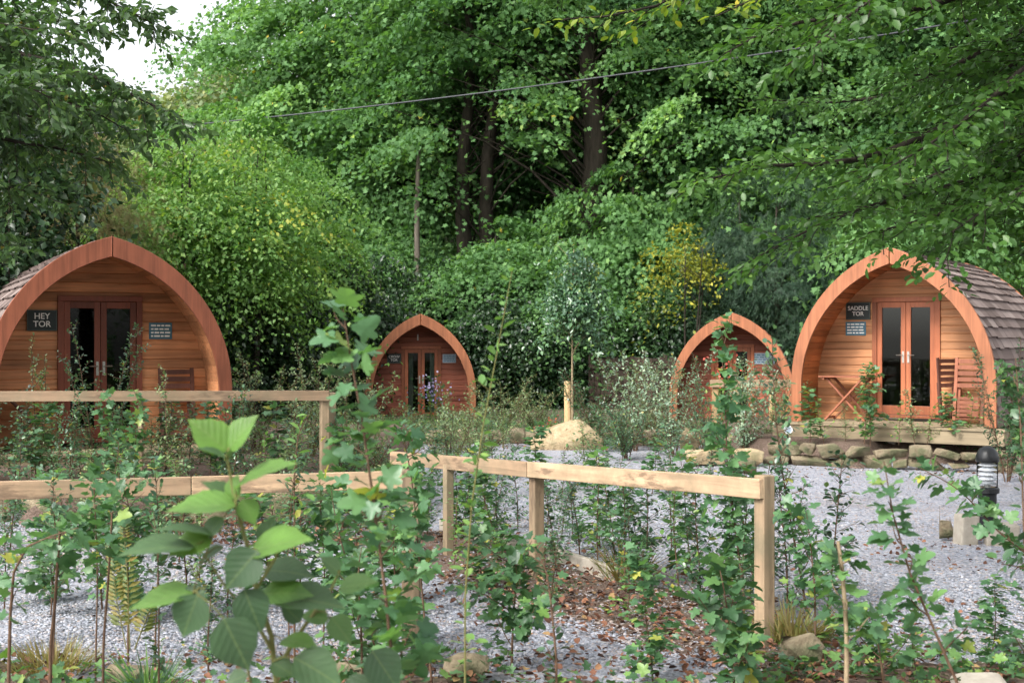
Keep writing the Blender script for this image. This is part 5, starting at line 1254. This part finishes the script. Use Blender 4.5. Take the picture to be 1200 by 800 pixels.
near('maple_sapling', 'slender maple whip on the gravel right of the hazel', [(440, 770, 5.8), (428, 720, 5.8), (404, 650, 5.8), (392, 600, 5.8), (388, 570, 5.8)], 'map', 419, shoots=9, shoot_len=.2, start=.25, stem_r=.006)
near('maple_sapling', 'many stemmed low maple before the left end post', [(424, 770, 5.6), (422, 720, 5.6), (420, 670, 5.6), (424, 640, 5.6)], 'syc', 420, shoots=4, shoot_len=.3, start=.2, leafscale=.9, stem_r=.007)
near('maple_sapling', 'maple whip in front of the low left rail above the fern', [(150, 640, 7.0), (150, 590, 7.0), (140, 560, 7.0)], 'map', 421, shoots=8, shoot_len=.25, start=.4, stem_r=.007)
near('hazel_whip', 'pale leaved whip drooping over the low left rail', [(345, 640, 6.8), (345, 560, 6.8), (350, 510, 6.8), (362, 486, 6.8)], 'oval', 422, shoots=10, shoot_len=.22, start=.3, leafscale=1.1, stem_r=.007)

for k, (px, d, H, kd, lab) in enumerate(((62, 6.9, 1.1, 'haw', 'slender hawthorn crossing the low left rail near the left edge'), (112, 6.8, 1.2, 'map', 'slender maple crossing the low left rail above the fern'), (182, 6.9, 1.18, 'haw', 'bushy hawthorn crossing the low left rail left of the hazel'), (338, 6.8, 1.12, 'haw', 'hawthorn crossing the low left rail right of the hazel'), (378, 6.9, 1.05, 'map', 'maple crossing the low left rail before the end post'))):
    plant('rail_whip', lab, 'sapling', (GX(px, d), d, 0), H, kd, 600+k, shoots=22 if kd == 'haw' else 11, shoot_len=.2, start=.42, stem_r=.006)
for k, (px, H, kd, lab) in enumerate(((75, 1.5, 'haw', 'upright hawthorn before the upper rail left of the doors'), (150, 1.35, 'map', 'upright maple before the upper rail beside its thin stake'), (205, 1.45, 'pale', 'pale whip before the upper rail under the dark chair'), (262, 1.3, 'haw', 'hawthorn before the upper rail below the tan pod arch foot'), (335, 1.4, 'pale', 'pale whip before the upper rail near its corner post'))):
    plant('rail_whip', lab, 'sapling', (GX(px, 12.6), 12.6, .0), H+.1, kd, 620+k, nst=2, spread=.15, shoots=20 if kd != 'map' else 12, shoot_len=.26, start=.3, stem_r=.007)
# foreground hazel with its big leaves placed one by one
hz = thing('hazel_sapling', 'foreground hazel sapling with very large ribbed leaves', 'sapling', (GX(322, 2.9), 2.9, 0)); hb = Vector(hz.location)
st = MB()
def stemline(pix, r0, r1):
    pts = [P(*q)-hb for q in pix]; n = len(pts); st.tube(pts, [r0+(r1-r0)*i/(n-1) for i in range(n)], 7, cap=False)
stemline([(324, 1330, 2.9), (324, 1000, 2.9), (324, 800, 2.88), (318, 745, 2.86), (300, 690, 2.84), (290, 640, 2.82), (276, 590, 2.8), (266, 535, 2.8)], .0085, .003)
stemline([(318, 760, 2.86), (296, 722, 2.83), (266, 690, 2.78), (240, 650, 2.74)], .005, .002)
stemline([(322, 790, 2.88), (345, 750, 2.92), (370, 715, 2.95), (388, 690, 2.98), (398, 668, 3.0)], .006, .0025)
stemline([(300, 690, 2.84), (322, 655, 2.86), (332, 630, 2.88)], .004, .002)
stemline([(324, 900, 2.88), (300, 830, 2.8), (290, 780, 2.74)], .006, .0025)
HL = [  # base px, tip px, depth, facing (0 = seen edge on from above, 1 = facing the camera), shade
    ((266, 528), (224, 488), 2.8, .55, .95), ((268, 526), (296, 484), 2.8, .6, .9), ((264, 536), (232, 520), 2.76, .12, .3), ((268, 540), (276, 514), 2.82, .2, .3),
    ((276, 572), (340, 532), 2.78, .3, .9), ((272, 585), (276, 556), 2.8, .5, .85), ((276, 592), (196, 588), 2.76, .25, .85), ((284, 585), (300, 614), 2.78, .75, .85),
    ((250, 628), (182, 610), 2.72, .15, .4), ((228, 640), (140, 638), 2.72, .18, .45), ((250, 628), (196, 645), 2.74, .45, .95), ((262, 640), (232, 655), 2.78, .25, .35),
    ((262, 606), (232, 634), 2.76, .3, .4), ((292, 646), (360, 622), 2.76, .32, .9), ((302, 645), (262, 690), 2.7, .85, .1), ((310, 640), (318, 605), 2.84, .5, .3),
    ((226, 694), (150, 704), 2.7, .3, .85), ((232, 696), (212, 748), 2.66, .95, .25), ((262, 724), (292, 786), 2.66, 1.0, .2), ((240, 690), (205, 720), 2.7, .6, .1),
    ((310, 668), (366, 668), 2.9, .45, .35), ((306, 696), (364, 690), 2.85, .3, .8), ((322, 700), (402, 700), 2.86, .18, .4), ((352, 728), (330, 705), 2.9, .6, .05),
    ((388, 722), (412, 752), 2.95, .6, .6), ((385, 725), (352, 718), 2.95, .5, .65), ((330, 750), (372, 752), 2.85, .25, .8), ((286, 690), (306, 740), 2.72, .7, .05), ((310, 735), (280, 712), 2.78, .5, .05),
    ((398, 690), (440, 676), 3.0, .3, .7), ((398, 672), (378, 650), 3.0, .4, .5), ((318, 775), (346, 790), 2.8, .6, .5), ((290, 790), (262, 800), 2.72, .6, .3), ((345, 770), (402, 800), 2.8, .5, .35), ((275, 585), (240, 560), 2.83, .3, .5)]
Pp = []; D = []; Nn = []; S = []; RV = []
rr = random.Random(3)
for (b, tp, d, face, sh) in HL:
    a = P(b[0], b[1], d); L = math.hypot(tp[0]-b[0], tp[1]-b[1])/F*d; e = P(tp[0], tp[1], d-(.25+.5*rr.random())*L*(1-face)*.8)
    dv = (e-a); Pp.append(a-hb); D.append(dv); S.append(dv.length*1.02)
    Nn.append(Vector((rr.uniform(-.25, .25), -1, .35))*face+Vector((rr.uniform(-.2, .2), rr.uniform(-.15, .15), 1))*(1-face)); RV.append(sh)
    near_pts = [v for v in st.v]; q = min(near_pts, key=lambda v: (Vector(v)-(a-hb)).length); q = Vector(q)
    st.tube([q, q.lerp(a-hb, .5)+Vector((0, 0, .006)), a-hb], [.0022, .0017, .0014], 4, cap=False)
me = leaf_mesh('foliage', [tuple(v) for v in Pp], [tuple(v) for v in D], [tuple(v) for v in Nn], np.array(S), 'hazel', np.array(RV), uv=True); link('foliage', me, M['haz'], hz)
st.build('stem', M['twigG'], hz, smooth=True)
# second hazel, only its top leaf showing
h2 = thing('hazel_sapling', 'hazel leaf on a short stem at the bottom edge before the end post', 'sapling', (GX(446, 3.1), 3.1, 0)); hb2 = Vector(h2.location)
m = MB(); m.tube([Vector((0, 0, -.02)), Vector((.01, 0, .6)), P(440, 800, 3.1)-hb2, P(436, 764, 3.1)-hb2], [.006, .005, .004, .003], 6); m.build('stem', M['twigG'], h2, smooth=True)
a1 = P(436, 762, 3.1)-hb2; a2 = P(438, 800, 3.1)-hb2; a3 = P(440, 790, 3.1)-hb2
me = leaf_mesh('foliage', [tuple(a1), tuple(a2), tuple(a3)], [(.07, -.03, -.09), (-.1, -.03, -.02), (.1, .02, -.07)], [(.1, -1, .4), (0, -.6, 1), (0, -.8, .8)], [.115, .1, .09], 'hazel', np.array([.1, .3, .6]), uv=True); link('foliage', me, M['haz'], h2)

# dying fern
t = thing('fern', 'dying yellow fern fronds standing on the gravel edge', 'fern', (GX(152, 5.9), 5.9, 0)); fb = Vector(t.location)
m = MB(); Pp = []; D = []; Nn = []; S = []
for pix in ([(152, 760, 5.9), (150, 690, 5.9), (146, 630, 5.9), (142, 596, 5.85)], [(148, 760, 5.9), (136, 700, 5.9), (132, 655, 5.9), (128, 625, 5.85)], [(158, 760, 5.9), (175, 715, 5.85), (190, 690, 5.8), (212, 680, 5.75)]):
    pts = [P(*q)-fb for q in pix]; m.tube(pts, [.004, .003, .002, .001], 4, cap=False)
    n = 26
    for k in range(n):
        f = .15+.85*k/n; i = min(2, int(f*3)); p = pts[i].lerp(pts[i+1], f*3-i); d = (pts[i+1]-pts[i]).normalized()
        for s in (-1, 1):
            sd = Vector((1, .3*s, 0))*s; Pp.append(p); D.append(sd+d*.5); Nn.append((.2, -1, .5)); S.append(.075*(1.05-f)**.6*(.7+.5*random.random()))
me = leaf_mesh('frond', [tuple(p) for p in Pp], [tuple(p) for p in D], Nn, np.array(S), 'lance'); link('frond', me, M['fern'], t); m.build('stem', M['twigG'], t)
# grass tufts and low weeds
def tuft(label, px, d, n, h, rad, seed, mat='grass'):
    r = np.random.default_rng(seed); a = r.random(n)*6.28; q = np.sqrt(r.random(n))*rad
    Pp = np.column_stack([q*np.cos(a), q*np.sin(a), np.full(n, .03)]); D = np.column_stack([np.cos(a)*.5+r.normal(size=n)*.35, np.sin(a)*.5+r.normal(size=n)*.35, np.full(n, 1.)])
    me = leaf_mesh('grass_tuft', Pp, D, np.column_stack([np.cos(a), np.sin(a), np.full(n, .3)]), h*r.uniform(.5, 1.2, n), 'blade', r.random(n))
    o = link('grass_tuft', me, M[mat]); o.location = (GX(px, d), d, 0); tag(o, label, 'grass tuft')
tuft('dry yellow grass tuft at the lower left verge', 62, 6.9, 420, .16, .2, 1); tuft('dry grass tuft under the front rail middle', 735, 9.6, 160, .3, .2, 2)
tuft('brown dry grass tuft right of the corner post', 928, 7.6, 400, .22, .22, 4); tuft('green strappy tuft below the dying fern', 175, 6.3, 120, .28, .1, 5, 'green')
r = np.random.default_rng(91)
def cover(name, boxes, seed, size, tmpl, mat, hmax, filt=None):
    p = on_ground(0, boxes, seed); r = np.random.default_rng(seed+1); f = np.sin(p[:, 0]*2.3+seed)*np.sin(p[:, 1]*2.9+seed*2)+.4*np.sin(p[:, 0]*7.1)*np.sin(p[:, 1]*6.3); p = p[f > -.05]
    n = len(p); z = r.random(n)**1.4*hmax+.03
    me = leaf_mesh(name, np.column_stack([p, z]), np.column_stack([r.normal(size=(n, 2)), r.normal(size=n)*.4+.2]), np.column_stack([r.normal(size=(n, 2))*.5, np.ones(n)]), size*r.uniform(.5, 1.2, n), tmpl, r.random(n))
    return me
me = cover('ground_cover', [(-4, 5, 5.8, 7.0, 2600), (1.0, 4.2, 6.0, 7.4, 900)], 3, .06, 'maple', 'green', .13); struct(link('ground_cover', me, M['green']), 'stuff')
me = cover('bed_ground_cover', [(-7, -1.4, 12.95, 15.5, 9000), (-3.5, 1, 22.8, 27, 6000), (1, 6, 20.8, 25, 7000), (3.8, 8.6, 18.9, 20, 1200)], 5, .06, 'oval', 'green', .25); p = struct(link('bed_ground_cover', me, M['green']), 'stuff'); p.location.z = .0
r = np.random.default_rng(6); n = 9000; q = np.column_stack([r.uniform(-6, 8, n), r.uniform(23, 31, n), np.full(n, .03)])
me = leaf_mesh('lawn_grass', q, np.column_stack([r.normal(size=(n, 2))*.4, np.ones(n)]), r.normal(size=(n, 3)), r.uniform(.1, .3, n), 'blade', r.random(n)*.6+.2); struct(link('lawn_grass', me, M['green']), 'stuff')

for k, (x, y) in enumerate(((-17, -20), (-9, -23), (-2, -21), (6, -24), (13, -21), (20, -19))):
    copy_tree(syc if k % 2 else syc2, 'tall tree behind the viewer mirrored in the pod door glass', 'trees behind the viewer', (x, y, -.03), k*1.1, (.85, .85, .72))
